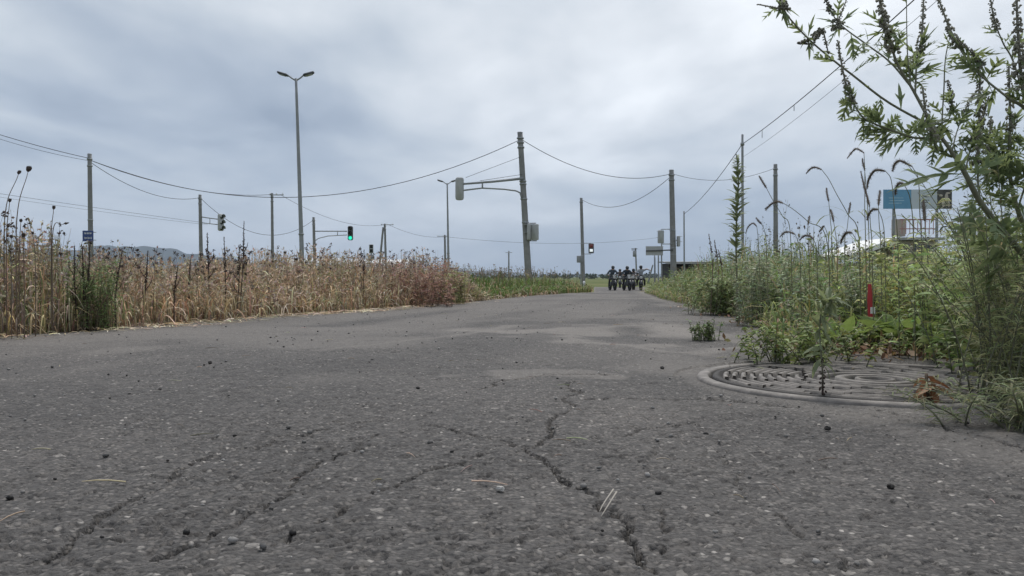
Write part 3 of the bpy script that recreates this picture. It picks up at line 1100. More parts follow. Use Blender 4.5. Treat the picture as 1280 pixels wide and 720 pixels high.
# -- P16 thin pole, P17, P18
b = base_at(855.5, 50)
one('sign_post', 'tall thin steel post just right of the junction pole', 'post', shaft(b, P(855, 264, 50), 0.05, 0.04), M['greysteel'], b)
t17 = P(928, 168, 30)
b = base_at(928.5, 30)
T = Thing('utility_pole', 'thin dark mast behind the tall leafy weed', 'pole', b)
T.part('shaft', shaft(b, t17, 0.055, 0.04), M['greysteel'])
T.part('clamp_band', g_lathe([(0.04, -0.05), (0.07, -0.05), (0.07, 0.05), (0.04, 0.05)], P(928, 180, 30), 10), M['galv'])
T18, b18, t18 = utility_pole('concrete pole behind the nodding foxtails on the right', 970, 969.3, 206, 48, 0.15, extra_bands=(4.3,))
T18.part('bracket', g_tubes(np.array((P(956, 261, 47.7), P(969, 252, 47.7), P(973, 252, 47.7))), 0.035, 6), M['greysteel'])

# -- delineator post by the road
b = base_at(730, 60)
T = Thing('delineator_post', 'short white delineator post at the road edge left of the riders', 'post', b)
T.part('post', g_tubes(np.array((b, b + (0, 0, 0.50))), 0.065, 10), M['casing'])
T.part('reflector_head', g_lathe([(0.085, 0.50), (0.085, 0.62), (0.05, 0.66), (0.001, 0.67)], b, 12), M['white_paint'])

# ---- cables
cable('cable from the frame edge to the blue-signed pole, upper of two', P(-90, 138, 40), on(b1, t1, P(113, 198, 44)[2]), 0.15, 0.016)
cable('cable from the frame edge to the blue-signed pole, lower of two', P(-90, 141, 40), on(b1, t1, P(113, 201, 44)[2]), 0.25, 0.010)
cable('long sagging cable from the blue-signed pole to the leaning signal pole', on(b1, t1, P(113, 200, 44)[2]), P(649.5, 175, 43), 2.42, 0.017)
cable('cable from the blue-signed pole to the slim crossarm pole', on(b1, t1, P(113, 200, 44)[2]), P(340, 243, 66), 0.65, 0.018)
cable('short drooping cable from the blue-signed pole to the unlit signal pole', on(b1, t1, P(113, 202, 44)[2]), P(250, 247, 60), 0.75, 0.016)
cable('cable dipping between the unlit signal pole and the green light pole', P(251, 248, 60), P(392, 275, 72), 1.9, 0.017)
cable('upper of two faint level cables low in the left sky', P(-60, 233, 58), P(260, 279, 72), 0.05, 0.012)
cable('lower of two faint level cables low in the left sky', P(-60, 237, 58), P(260, 281, 72), 0.12, 0.009)
cable('cable from the crossarm pole down to the strutted pole', P(350, 243, 66), P(480, 281, 95), 0.9, 0.014)
cable('far cable from the strutted pole to the pole beside the small lamp', P(486, 281, 95), P(556, 296, 112), 0.5, 0.016)
cable('far level cable running low behind the leaning signal pole', P(558, 296, 112), P(830, 296, 140), 1.0, 0.016)
cable('cable from the leaning signal pole to the junction pole', P(651.5, 174, 43), P(839.5, 217, 52), 0.95, 0.017)
cable('drooping cable from the junction pole to the slender signal pole', P(838, 221, 52), P(728, 250, 70), 1.15, 0.017)
cable('cable from the junction pole to the pole behind the foxtails', P(840, 217, 52), P(969, 210, 48), 0.55, 0.012)
cable('cable from the thin dark mast down to the thin post', P(928, 180, 30), P(855.5, 267, 50), 0.25, 0.013)
cable('bold cable rising from the dark mast to the top right', P(928, 180, 30), P(1250, -100, 11), 0.16, 0.011, droppers=((0.20, 0.25), (0.42, 0.16)))
cable('faint cable beside the bold one rising to the top right', P(929, 196, 30), P(1260, -78, 11), 0.16, 0.0045)

# ================================================================== BUILDINGS AND BILLBOARD
M['shed_wall'] = mat_plain('dark_shed_boards', (0.050, 0.047, 0.045), 0.9, vary=0.3, scale=3)
M['shed_roof'] = mat_plain('grey_sheet_roof', (0.30, 0.30, 0.30), 0.7, vary=0.15, scale=2)
M['beige'] = mat_plain('beige_render', (0.40, 0.36, 0.31), 0.9, vary=0.08, scale=1)
M['glass'] = mat_plain('window_glass', (0.030, 0.038, 0.046), 0.1, vary=0.1, spec=0.6)
M['film'] = mat_plain('greenhouse_film', (0.66, 0.68, 0.68), 0.5, vary=0.06, scale=0.6)
M['pinkrail'] = mat_plain('faded_red_rail', (0.36, 0.20, 0.19), 0.7)
M['tan'] = mat_plain('tan_boards', (0.34, 0.22, 0.15), 0.9, vary=0.12, scale=2)


def zat(py, d):
    return P(640, py, d)[2]


# dark open shed right of the junction pole
d = 60.0
b = base_at(860, d)
x0, x1 = (836 - 640) / FPX * d, (893 - 640) / FPX * d
zt, zb = zat(329, d), b[2]
T = Thing('shed', 'low dark shed with a pale sheet roof beyond the right verge', 'building', b)
T.part('wall', g_box(((x0 + x1) / 2, d + 2.9, (zt + zb) / 2), (x1 - x0, 0.1, zt - zb)), M['shed_wall'], smooth=False)
for xx in (x0 + 0.05, x1 - 0.05):
    T.part('wall', g_box((xx, d + 1.42, (zt + zb) / 2), (0.1, 2.82, zt - zb)), M['shed_wall'], smooth=False)
rf = T.part('roof', g_box(((x0 + x1) / 2, d + 1.4, zt + 0.09), (x1 - x0 + 0.5, 3.6, 0.10), rx=R(1.5)), M['shed_roof'], smooth=False)
T.part('roof_edge', g_box(((x0 + x1) / 2, d - 0.42, zt + 0.02), (x1 - x0 + 0.5, 0.05, 0.16)), M['shed_roof'], rf, smooth=False)
for k in range(3):
    xx = x0 + 0.1 + (x1 - x0 - 0.2) * k / 2
    T.part('post', g_box((xx, d - 0.3, (zt + zb) / 2), (0.12, 0.12, zt - zb)), M['shed_wall'], smooth=False)
T.part('door', g_box((x0 + 0.75, d + 0.02, (zt + zb) / 2 - 0.1), (1.2, 0.05, zt - zb - 0.25)), M['shed_wall'], smooth=False)

# long white tunnel greenhouses behind the dry weeds
for k, (pa, pb, dd, top, lab) in enumerate(((352, 424, 118, 322.5, 'long white plastic greenhouse glimpsed over the weeds under the tall street lamp'),
                                           (428, 512, 122, 324, 'low white plastic greenhouse glimpsed over the weeds by the strutted pole'))):
    b = base_at((pa + pb) / 2, dd)
    xa, xb = (pa - 640) / FPX * dd, (pb - 640) / FPX * dd
    h = zat(top, dd) - b[2]
    a = np.radians(np.linspace(0, 180, 15))
    pr = np.stack((3.0 * np.cos(a), h * np.sin(a) ** 0.8), 1)
    xs = np.linspace(xa, xb, 9)
    V = np.array([[(x, dd + 3 + q[0], b[2] + q[1]) for q in pr] for x in xs])
    n, m, _ = V.shape
    idx = np.arange(n * m).reshape(n, m)
    Q = np.stack((idx[:-1, :-1], idx[:-1, 1:], idx[1:, 1:], idx[1:, :-1]), -1).reshape(-1, 4)
    T = Thing('greenhouse', lab, 'greenhouse', b, 'white greenhouses beyond the field')
    T.part('film_cover', (V.reshape(-1, 3), Q, NOT), M['film'])
    for x in xs:
        T.part('hoop', g_tubes(np.array([(x, dd + 3 + q[0] * 1.015, b[2] + q[1] * 1.015) for q in pr]), 0.04, 5), M['galv'])
    for x in (xa, xb):
        cen = np.array([[x, dd + 3, b[2]]])
        Vv = np.concatenate((cen, np.array([(x, dd + 3 + q[0] * 0.99, b[2] + q[1] * 0.99) for q in pr])))
        T.part('end_wall', (Vv, NOQ, np.array([(0, i, i + 1) for i in range(1, len(pr))])), M['film'])

# beige building behind the right verge
d = 46.0
xa, xb = (1066 - 640) / FPX * d, (1172 - 640) / FPX * d
b = np.array(((xa + xb) / 2, d, -0.75))
zl, zr_ = zat(321, d), zat(294, d)
T = Thing('house', 'beige house with a white sloping roof edge behind the right weeds', 'building', b)
xm = (1117 - 640) / FPX * d
T.part('wall', g_box(((xa + xm) / 2, d + 2, (zl - 0.35 - 0.75) / 2), (xm - xa, 3.9, zl - 0.35 + 0.75)), M['beige'], smooth=False)
T.part('wall', g_box(((xm + xb) / 2, d + 2.2, (zr_ - 0.3 - 0.75) / 2), (xb - xm - 0.02, 4.0, zr_ - 0.3 + 0.75)), M['beige'], smooth=False)
# sloping white roof
z0, z1 = zat(322, d), zat(303, d)
V = []
for dy in (-0.5, 4.6):
    V += [(xa - 0.5, d + dy, z0 - 0.15), (xm, d + dy, z1), (xm, d + dy, z1 + 0.28), (xa - 0.5, d + dy, z0 + 0.13)]
T.part('roof', (np.array(V), np.array([(0, 1, 2, 3), (7, 6, 5, 4), (0, 4, 5, 1), (1, 5, 6, 2), (2, 6, 7, 3), (3, 7, 4, 0)]), NOT), M['white_paint'], smooth=False)
T.part('roof', g_box(((xm + xb) / 2 + 0.1, d + 2.1, zr_ - 0.2), (xb - xm + 0.3, 4.8, 0.14)), M['shed_roof'], smooth=False)
for px in (1090, 1104):
    w = T.part('window', g_box(P(px, 333, d - 0.01), (0.42, 0.06, 0.55)), M['greysteel'], smooth=False)
    T.part('pane', g_box(P(px, 333, d - 0.045), (0.34, 0.02, 0.47)), M['glass'], w, smooth=False)
for px in (1130, 1148, 1161):
    w = T.part('window', g_box(P(px, 312, d + 0.17), (0.52, 0.06, 0.62)), M['greysteel'], smooth=False)
    T.part('pane', g_box(P(px, 312, d + 0.135), (0.44, 0.02, 0.54)), M['glass'], w, smooth=False)
rail = T.part('balcony_rail', g_cat(g_box(P(1147, 274.5, d - 0.1), (1.95, 0.06, 0.07)), g_box(P(1147, 286, d - 0.1), (1.95, 0.05, 0.05))), M['pinkrail'], smooth=False)
for k in range(9):
    T.part('baluster', g_box(P(1127.5 + k * 4.9, 283.5, d - 0.1), (0.03, 0.03, 0.80)), M['pinkrail'], rail, smooth=False)
T.part('chimney_block', g_box(P(1123, 285, d + 0.6), (0.55, 0.5, 0.95)), M['beige'], smooth=False)

# tan shed at the far right edge
d = 38.0
b = np.array(((1296 - 640) / FPX * d, d, -0.75))
T = Thing('shed', 'tan wooden shed half hidden at the right edge', 'building', b)
zt = zat(312, d)
T.part('wall', g_box((b[0], d + 1, (zt - 0.75) / 2), (2.3, 2.0, zt + 0.75)), M['tan'], smooth=False)
T.part('roof', g_box((b[0], d + 1, zt + 0.1), (2.6, 2.6, 0.14)), M['shed_wall'], smooth=False)
for k in range(8):
    T.part('plank', g_box((b[0] - 1.0 + k * 0.285, d - 0.012, (zt - 0.75) / 2), (0.27, 0.02, zt + 0.72)), M['tan'], smooth=False)

# billboard on two posts
M['bb_blue'] = mat_plain('billboard_blue', (0.120, 0.290, 0.450), 0.5, vary=0.08, scale=1.5)
M['bb_pale'] = mat_plain('billboard_pale', (0.47, 0.52, 0.56), 0.5, vary=0.05, scale=1.5)
M['bb_dark'] = mat_plain('billboard_dark', (0.060, 0.058, 0.050), 0.5, vary=0.5, scale=3)
M['bb_line'] = mat_plain('billboard_print', (0.33, 0.50, 0.60), 0.5)
M['bb_ink'] = mat_plain('billboard_ink', (0.16, 0.17, 0.18), 0.5)
d = 42.0
b = base_at(1145, d)
T = Thing('billboard', 'roadside billboard in blue, white and dark panels above the right weeds', 'billboard', b)
zc = (zat(237, d) + zat(261, d)) / 2
hh = zat(237, d) - zat(261, d)


def bx(px):
    return (px - 640) / FPX * d


pn = {}
for nm, pa, pb, mm in (('blue', 1103.5, 1138, 'bb_blue'), ('pale', 1138, 1170.5, 'bb_pale'), ('dark', 1170.5, 1189, 'bb_dark')):
    pn[nm] = T.part('panel', g_box(((bx(pa) + bx(pb)) / 2, d, zc), (bx(pb) - bx(pa) - 0.01, 0.06, hh)), M[mm], smooth=False,
                    label={'blue': 'blue printed panel', 'pale': 'pale panel with a small dark emblem', 'dark': 'dark picture panel'}[nm])
pr = Soup()
for z, a, c in ((0.06, 1110, 1128), (-0.07, 1111, 1129), (-0.20, 1110, 1126)):
    pr.add(g_box(((bx(a) + bx(c)) / 2, d - 0.034, zc + z), (bx(c) - bx(a), 0.006, 0.035)))
T.part('printed_lines', pr.geo(), M['bb_line'], pn['blue'], smooth=False)['kind'] = 'stuff'
pr = Soup()
cx = bx(1154.5)
sw = np.array([(cx - 0.12, d - 0.035, zc + 0.22), (cx - 0.02, d - 0.035, zc + 0.15), (cx + 0.10, d - 0.035, zc + 0.12), (cx + 0.24, d - 0.035, zc + 0.13)])
pr.add(g_tubes(sw, (0.012, 0.03, 0.03, 0.012), 5))
for z, w in ((-0.05, 0.5), (-0.16, 0.36)):
    for k in range(5):
        pr.add(g_box((cx - w / 2 + w * (k + 0.5) / 5, d - 0.033, zc + z), (w / 7, 0.005, 0.05)))
T.part('printed_emblem', pr.geo(), M['bb_ink'], pn['pale'], smooth=False)['kind'] = 'stuff'
pr = Soup()
for x, z, rx_, rz_ in ((1175, 0.18, 0.10, 0.06), (1182, 0.10, 0.09, 0.20), (1178, -0.20, 0.07, 0.2), (1185, -0.18, 0.05, 0.24), (1184, 0.30, 0.12, 0.05)):
    pr.add(g_ball((bx(x), d - 0.03, zc + z), (rx_, 0.006, rz_), 10, 6))
T.part('printed_picture', pr.geo(), M['beige'], pn['dark'])['kind'] = 'stuff'
for px in (1118, 1172):
    T.part('post', shaft(np.array((bx(px), d + 0.12, -0.75)), np.array((bx(px), d + 0.12, zc + hh * 0.4)), 0.07, 0.07), M['greysteel'])


# ================================================================== RIDERS
M['tyre'] = mat_plain('tyre_rubber', (0.022, 0.022, 0.023), 0.9)
M['bike_dark'] = mat_plain('dark_bike_paint', (0.030, 0.032, 0.036), 0.4, vary=0.2)
M['bike_white'] = mat_plain('white_bike_plastic', (0.55, 0.55, 0.54), 0.45)
M['chrome'] = mat_plain('bare_metal', (0.10, 0.10, 0.105), 0.45, 0.6)
M['cloth_navy'] = mat_plain('dark_jacket', (0.022, 0.030, 0.040), 0.9, vary=0.3, scale=8)
M['cloth_slate'] = mat_plain('slate_jacket', (0.060, 0.075, 0.095), 0.9, vary=0.3, scale=8)
M['cloth_brown'] = mat_plain('brown_jacket', (0.070, 0.055, 0.045), 0.9, vary=0.3, scale=8)
M['cloth_grey'] = mat_plain('pale_shirt', (0.30, 0.32, 0.35), 0.9, vary=0.2, scale=8)
M['cloth_black'] = mat_plain('dark_trousers', (0.020, 0.020, 0.022), 0.9, vary=0.3, scale=8)
M['cloth_khaki'] = mat_plain('pale_trousers', (0.26, 0.25, 0.22), 0.9, vary=0.2, scale=8)
M['skin'] = mat_plain('skin', (0.42, 0.26, 0.19), 0.6)
M['helmet'] = mat_plain('helmet_shell', (0.025, 0.028, 0.033), 0.3)
M['visor_glass'] = mat_plain('visor', (0.05, 0.055, 0.06), 0.1)


def motorcycle(label, px, py, d, plate, yaw):
    b = base_at(px, d)
    rot = np.array(Matrix.Rotation(yaw, 3, 'Z'))

    def tr(geo):
        return geo[0] @ rot.T + b, geo[1], geo[2]
    T = Thing('motorcycle', label, 'motorcycle', b, 'motorcycles of the group riding up the road')
    for y in (-0.68, 0.66):
        w = T.part('wheel', tr(g_lathe([(0.05, -0.03), (0.07, -0.05), (0.07, 0.05), (0.05, 0.03)], (0, y, 0.31), 14, axis=(1, 0, 0))), M['chrome'])
        ty = [(0.245 + 0.070 * math.cos(a), 0.075 * math.sin(a)) for a in np.linspace(0, 2 * math.pi, 9)]
        T.part('tyre', tr(g_lathe(ty, (0, y, 0.31), 20, axis=(1, 0, 0))), M['tyre'], w)
        rm = [(0.20, -0.03), (0.215, 0.0), (0.20, 0.03), (0.19, 0.0), (0.20, -0.03)]
        T.part('rim', tr(g_lathe(rm, (0, y, 0.31), 20, axis=(1, 0, 0))), M['chrome'], w)
        sp = [g_tubes(np.array(((0, y, 0.31), (0, y + 0.2 * math.cos(a), 0.31 + 0.2 * math.sin(a)))), 0.006, 4) for a in np.arange(8) * math.pi / 4]
        T.part('spoke', tr(g_cat(*sp)), M['chrome'], w)
    for sx in (-1, 1):
        T.part('fork', tr(g_tubes(np.array(((sx * 0.095, -0.68, 0.31), (sx * 0.085, -0.42, 0.98))), 0.026, 8)), M['chrome'])
        T.part('swing_arm', tr(g_tubes(np.array(((sx * 0.10, 0.66, 0.31), (sx * 0.09, 0.10, 0.42))), 0.025, 6)), M['bike_dark'])
        T.part('mirror', tr(g_cat(g_tubes(np.array(((sx * 0.28, -0.36, 1.05), (sx * 0.36, -0.36, 1.20))), 0.008, 5), g_ball((sx * 0.38, -0.36, 1.22), (0.055, 0.02, 0.035)))), M['bike_dark'])
    T.part('mudguard', tr(g_tubes(np.array([(0, -0.68 + 0.36 * math.cos(a), 0.31 + 0.36 * math.sin(a)) for a in np.radians(np.linspace(40, 165, 9))]), 0.085, 6)), M['bike_dark'])
    T.part('fuel_tank', tr(g_ball((0, -0.12, 0.86), (0.16, 0.30, 0.14), 12, 8)), M['bike_dark'])
    T.part('seat', tr(g_box((0, 0.35, 0.82), (0.24, 0.62, 0.11), 0, 0.05)), M['cloth_black'])
    T.part('tail', tr(g_box((0, 0.72, 0.80), (0.18, 0.22, 0.10), 0, 0.04)), M['bike_dark'])
    T.part('engine', tr(g_cat(g_box((0, -0.05, 0.48), (0.30, 0.42, 0.30), 0, 0.06), g_box((0, -0.16, 0.66), (0.2, 0.22, 0.16), 0, 0.04))), M['darksteel'])
    T.part('exhaust', tr(g_tubes(np.array(((0.12, -0.25, 0.50), (0.16, -0.1, 0.32), (0.18, 0.3, 0.34), (0.19, 0.75, 0.46))), (0.025, 0.03, 0.045, 0.05), 8)), M['chrome'])
    T.part('handlebar', tr(g_tubes(np.array(((-0.38, -0.30, 1.04), (-0.25, -0.36, 1.06), (0, -0.42, 1.00), (0.25, -0.36, 1.06), (0.38, -0.30, 1.04))), 0.014, 6)), M['chrome'])
    hl = T.part('headlight', tr(g_lathe([(0.001, -0.06), (0.09, -0.05), (0.105, 0.03), (0.105, 0.05)], (0, -0.52, 0.93), 16, axis=(0, -1, 0))), M['bike_dark'])
    T.part('headlight_glass', tr(g_lathe([(0.10, 0.045), (0.06, 0.065), (0.001, 0.07)], (0, -0.52, 0.93), 16, axis=(0, -1, 0))), M['bike_white'], hl)
    T.part('front_cowl', tr(g_box((0, -0.47, 1.06), (0.20, 0.03, 0.12), 0, 0.04)), M[plate])
    return b, rot


def person(label, b, rot, shirt, legs, hgt, pose, arm):
    """seated rider grown from a skeleton as one body"""
    me = bpy.data.meshes.new('person')
    lean = pose
    J = {
        'pelvis': (0, 0.22, 0.93, 0.135), 'waist': (0, 0.17 - lean * .3, 1.05, 0.13), 'chest': (0, 0.08 - lean, 1.24 * hgt, 0.15), 'neckb': (0, 0.05 - lean * 1.2, 1.38 * hgt, 0.09),
        'neck': (0, 0.02 - lean * 1.3, 1.45 * hgt, 0.055), 'head': (0, -0.02 - lean * 1.3, 1.53 * hgt, 0.085), 'crown': (0, -0.02 - lean * 1.3, 1.61 * hgt, 0.075),
    }
    E = [('pelvis', 'waist'), ('waist', 'chest'), ('chest', 'neckb'), ('neckb', 'neck'), ('neck', 'head'), ('head', 'crown')]
    for s, nm in ((-1, 'l'), (1, 'r')):
        J['sh' + nm] = (s * 0.19, 0.06 - lean * 1.1, 1.35 * hgt, 0.075)
        if arm == 'raised' and s == 1:
            J['el' + nm] = (0.42, -0.02, 1.44 * hgt, 0.048)
            J['wr' + nm] = (0.62, -0.06, 1.36 * hgt, 0.034)
            J['ha' + nm] = (0.70, -0.07, 1.33 * hgt, 0.036)
        else:
            J['el' + nm] = (s * 0.40, -0.08, 1.17, 0.050)
            J['wr' + nm] = (s * 0.36, -0.26, 1.08, 0.036)
            J['ha' + nm] = (s * 0.34, -0.33, 1.07, 0.040)
        J['hi' + nm] = (s * 0.11, 0.18, 0.90, 0.095)
        J['kn' + nm] = (s * 0.26, -0.22, 0.74, 0.068)
        J['an' + nm] = (s * 0.27, -0.02, 0.40, 0.045)
        J['to' + nm] = (s * 0.28, -0.16, 0.35, 0.045)
        E += [('neckb', 'sh' + nm), ('sh' + nm, 'el' + nm), ('el' + nm, 'wr' + nm), ('wr' + nm, 'ha' + nm), ('pelvis', 'hi' + nm), ('hi' + nm, 'kn' + nm), ('kn' + nm, 'an' + nm), ('an' + nm, 'to' + nm)]
    keys = list(J)
    me.from_pydata([J[k][:3] for k in keys], [(keys.index(a), keys.index(c)) for a, c in E], [])
    tmp = bpy.data.objects.new('person_tmp', me)
    COL.objects.link(tmp)
    md = tmp.modifiers.new('skin', 'SKIN')
    sv = me.skin_vertices[0].data
    for i, k in enumerate(keys):
        sv[i].radius = (J[k][3] * 1.18, J[k][3] * 1.18)
        sv[i].use_root = (k == 'pelvis')
    sb = tmp.modifiers.new('sub', 'SUBSURF')
    sb.levels = sb.render_levels = 1
    dg = bpy.context.evaluated_depsgraph_get()
    bm = bpy.data.meshes.new_from_object(tmp.evaluated_get(dg))
    bpy.data.objects.remove(tmp)
    for nm in (shirt, legs, 'skin', 'cloth_black'):
        bm.materials.append(M[nm])
    n = len(bm.polygons)
    cen = np.zeros(n * 3)
    bm.polygons.foreach_get('center', cen)
    cen = cen.reshape(-1, 3)
    mi = np.zeros(n, int)
    mi[cen[:, 2] < 0.99] = 1
    mi[cen[:, 2] < 0.40] = 3
    hand = (np.hypot(np.abs(cen[:, 0]) - 0.34, cen[:, 1] + 0.33) < 0.075) & (cen[:, 2] > 1.0)
    if arm == 'raised':
        hand |= cen[:, 0] > 0.64
    mi[hand | (cen[:, 2] > 1.43 * hgt)] = 2
    bm.polygons.foreach_set('material_index', mi.astype(np.int32))
    bm.polygons.foreach_set('use_smooth', np.full(n, True))
    V = np.zeros(len(bm.vertices) * 3)
    bm.vertices.foreach_get('co', V)
    V = V.reshape(-1, 3) @ rot.T
    bm.vertices.foreach_set('co', V.ravel().astype(np.float32))
    o = mesh_obj('person', bm, None, None, b)
    tag(o, label, 'person', 'riders coming up the road')
    hc = np.array((0, -0.03 - lean * 1.3, 1.575 * hgt))

    def loc(geo):
        return geo[0] @ rot.T, geo[1], geo[2]
    mesh_obj('helmet', to_mesh('helmet', loc(g_ball(hc, (0.125, 0.145, 0.135), 14, 10))), M['helmet'], o)
    v = g_ball(hc + (0, -0.03, -0.01), (0.112, 0.128, 0.055), 14, 6)
    mesh_obj('helmet_visor', to_mesh('helmet_visor', loc(v)), M['visor_glass'], o)
    return o


RID = [  # px, d, plate, yaw, shirt, legs, height, lean, arm, label
    (765.5, 60.0, 'bike_white', 0.14, 'cloth_slate', 'cloth_black', 1.04, 0.10, '', 'in a slate jacket at the left end of the group'),
    (775.0, 74.0, 'bike_dark', -0.15, 'cloth_brown', 'cloth_black', 0.98, 0.14, '', 'small and partly hidden behind the front row'),
    (783.5, 59.2, 'bike_white', 0.16, 'cloth_navy', 'cloth_black', 1.02, 0.06, '', 'sitting upright in black, second in the front row'),
    (792.0, 62.8, 'bike_white', -0.20, 'cloth_brown', 'cloth_khaki', 0.93, 0.12, '', 'hunched low in dark clothes, third in the front row'),
    (801.0, 60.2, 'bike_dark', -0.10, 'cloth_grey', 'cloth_black', 1.06, 0.02, 'raised', 'in a pale shirt with one arm held out'),
]
for (px, d, plate, yaw, shirt, legs, hgt, lean, arm, lab) in RID:
    b, rot = motorcycle('motorcycle of the rider ' + lab, px, 0, d, plate, yaw)
    person('rider ' + lab, b, rot, shirt, legs, hgt, lean, arm)

# ================================================================== VEGETATION KIT
def rvec(r, n, z=0.3):
    a = r.random(n) * 2 * math.pi
    return np.stack((np.cos(a), np.sin(a), np.zeros(n)), 1)


def bez(p0, p1, p2, k):
    t = np.linspace(0, 1, k)[None, :, None]
    return p0[:, None] * (1 - t) ** 2 + 2 * p1[:, None] * t * (1 - t) + p2[:, None] * t ** 2


def jit(r, col, n, amt=0.25, hue=0.08):
    c = np.asarray(col, float)
    if c.ndim == 1:
        c = np.broadcast_to(c, (n, 3))
    return np.clip(c * (1 + r.normal(0, amt, (n, 1))) * (1 + r.normal(0, hue, (n, 3))), 0.005, 0.9)


def blades(S, r, base, H, reach, w, col, k=5, droop=0.25, dirs=None):
    """grass blades that rise, bend over and taper"""
    n = len(base)
    H = np.broadcast_to(H, (n,)) * (0.7 + 0.6 * r.random(n))
    L = rvec(r, n) if dirs is None else dirs
    rc = np.broadcast_to(reach, (n,)) * r.random(n)
    up = np.array((0, 0, 1.0))
    p1 = base + up * (H * (0.75 + 0.35 * r.random(n)))[:, None] + L * (rc * 0.15)[:, None]
    p2 = base + up * (H * (1 - droop * 2 * r.random(n)))[:, None] + L * rc[:, None]
    path = bez(base, p1, p2, k)
    side = nrm(np.cross(L, up) + r.normal(0, 0.35, (n, 3)))
    prof_ = np.interp(np.linspace(0, 1, k), (0, 0.3, 0.75, 1), (0.55, 1.0, 0.6, 0.04))
    W = np.broadcast_to(w, (n,))[:, None] * prof_[None]
    c = jit(r, col, n)
    S.add(g_strips(path, W, side), np.repeat(c, k * 2, axis=0))


def stalks(S, r, base, H, lean, rad, col, k=5, ns=3):
    n = len(base)
    H = np.broadcast_to(H, (n,))
    L = rvec(r, n) * (np.broadcast_to(lean, (n,)) * r.random(n))[:, None]
    up = np.array((0, 0, 1.0))
    path = bez(base, base + up * (H * 0.55)[:, None] + L * 0.2, base + up * H[:, None] + L, k)
    path[:, 1:-1] += r.normal(0, 0.006, (n, k - 2, 3)) * (1, 1, 0)
    R_ = np.broadcast_to(rad, (n,))[:, None] * np.linspace(1, 0.45, k)[None]
    c = jit(r, col, n)
    S.add(g_tubes(path, R_, ns, cap=False), np.repeat(c, k * ns, axis=0))
    return path, c


def side_leaves(S, r, path, per, length, w, col, t0=0.1, t1=0.9, droop=0.6, k=4, rise=0.5):
    """leaves springing from stalks and drooping"""
    n, kk, _ = path.shape
    ii = np.repeat(np.arange(n), per)
    m = len(ii)
    t = (t0 + (t1 - t0) * r.random(m)) * (kk - 1)
    a = np.clip(t.astype(int), 0, kk - 2)
    f = (t - a)[:, None]
    p = path[ii, a] * (1 - f) + path[ii, a + 1] * f
    L = rvec(r, m)
    ln = np.broadcast_to(length, (m,)) * (0.5 + r.random(m))
    up = np.array((0, 0, 1.0))
    p1 = p + L * (ln * 0.5)[:, None] + up * (ln * rise * r.random(m))[:, None]
    p2 = p + L * (ln * (0.7 + 0.3 * r.random(m)))[:, None] - up * (ln * droop * (r.random(m) * 1.6 - 0.5))[:, None]
    q = bez(p, p1, p2, k)
    side = nrm(np.cross(L, up) + r.normal(0, 0.5, (m, 3)))
    W = (np.broadcast_to(w, (m,)) * (0.6 + 0.8 * r.random(m)))[:, None] * np.interp(np.linspace(0, 1, k), (0, 0.35, 1), (0.4, 1, 0.06))[None]
    S.add(g_strips(q, W, side), np.repeat(jit(r, col, m), k * 2, axis=0))


def specks(S, r, pts, size, col, up_bias=0.3):
    """small seeds, florets or curled bits: tiny folded faces"""
    n = len(pts)
    d = nrm(r.normal(0, 1, (n, 3)) + np.array((0, 0, up_bias)))
    s = np.broadcast_to(size, (n,)) * (0.5 + r.random(n))
    side = nrm(np.cross(d, r.normal(0, 1, (n, 3))))
    path = np.stack((pts, pts + d * (s * 0.5)[:, None], pts + d * s[:, None]), 1)
    W = s[:, None] * np.array((0.10, 0.30, 0.05))[None]
    S.add(g_strips(path, W, side), np.repeat(jit(r, col, n), 6, axis=0))


def panicles(S, r, path, per, size, L, col):
    n, k, _ = path.shape
    ii = np.repeat(np.arange(n), per)
    t = r.random(len(ii))[:, None]
    p = path[ii, -1] - (path[ii, -1] - path[ii, -2]) * t * L
    p = p + r.normal(0, 1, p.shape) * (size * 0.55 * (1.05 - t * 0.3))
    specks(S, r, p, size, col, 0.6)


def drop(xy):
    return np.concatenate((xy, gz(xy[:, 0], xy[:, 1])[:, None]), 1)


def region(r, n, y0, y1, side, depth, power=1.0, clump=None, gap=0.0):
    """random points off the road edge; side -1 left, +1 right"""
    y = y0 + (y1 - y0) * r.random(n)
    o = depth * r.random(n) ** power + gap
    x = xl(y) - o if side < 0 else xr(y) + o
    if clump is not None:
        keep = vnoise(x * clump[0], y * clump[0], clump[1]) > clump[2]
        x, y, o = x[keep], y[keep], o[keep]
    return np.stack((x, y), 1), o


# ================================================================== LEFT: DRY GRASS BANK
STRAW = np.array((0.55, 0.408, 0.242))
PALE = np.array((0.59, 0.488, 0.347))
TAN = np.array((0.371, 0.259, 0.158))
GREYB = np.array((0.253, 0.204, 0.16))
OLIVE = np.array((0.246, 0.246, 0.11))
GREEN = np.array((0.109, 0.164, 0.043))
RUST = np.array((0.219, 0.122, 0.085))


def px_of(xy):
    return 640 + xy[:, 0] / np.maximum(xy[:, 1], 0.3) * FPX


def pick(r, cols, p, n):
    cols = np.array(cols)
    p = np.asarray(p, float)
    if p.ndim == 1:
        p = np.broadcast_to(p, (n, len(cols)))
    p = p / p.sum(1, keepdims=True)
    u = r.random(n)[:, None]
    return cols[(np.cumsum(p, 1) < u).sum(1).clip(0, len(cols) - 1)]


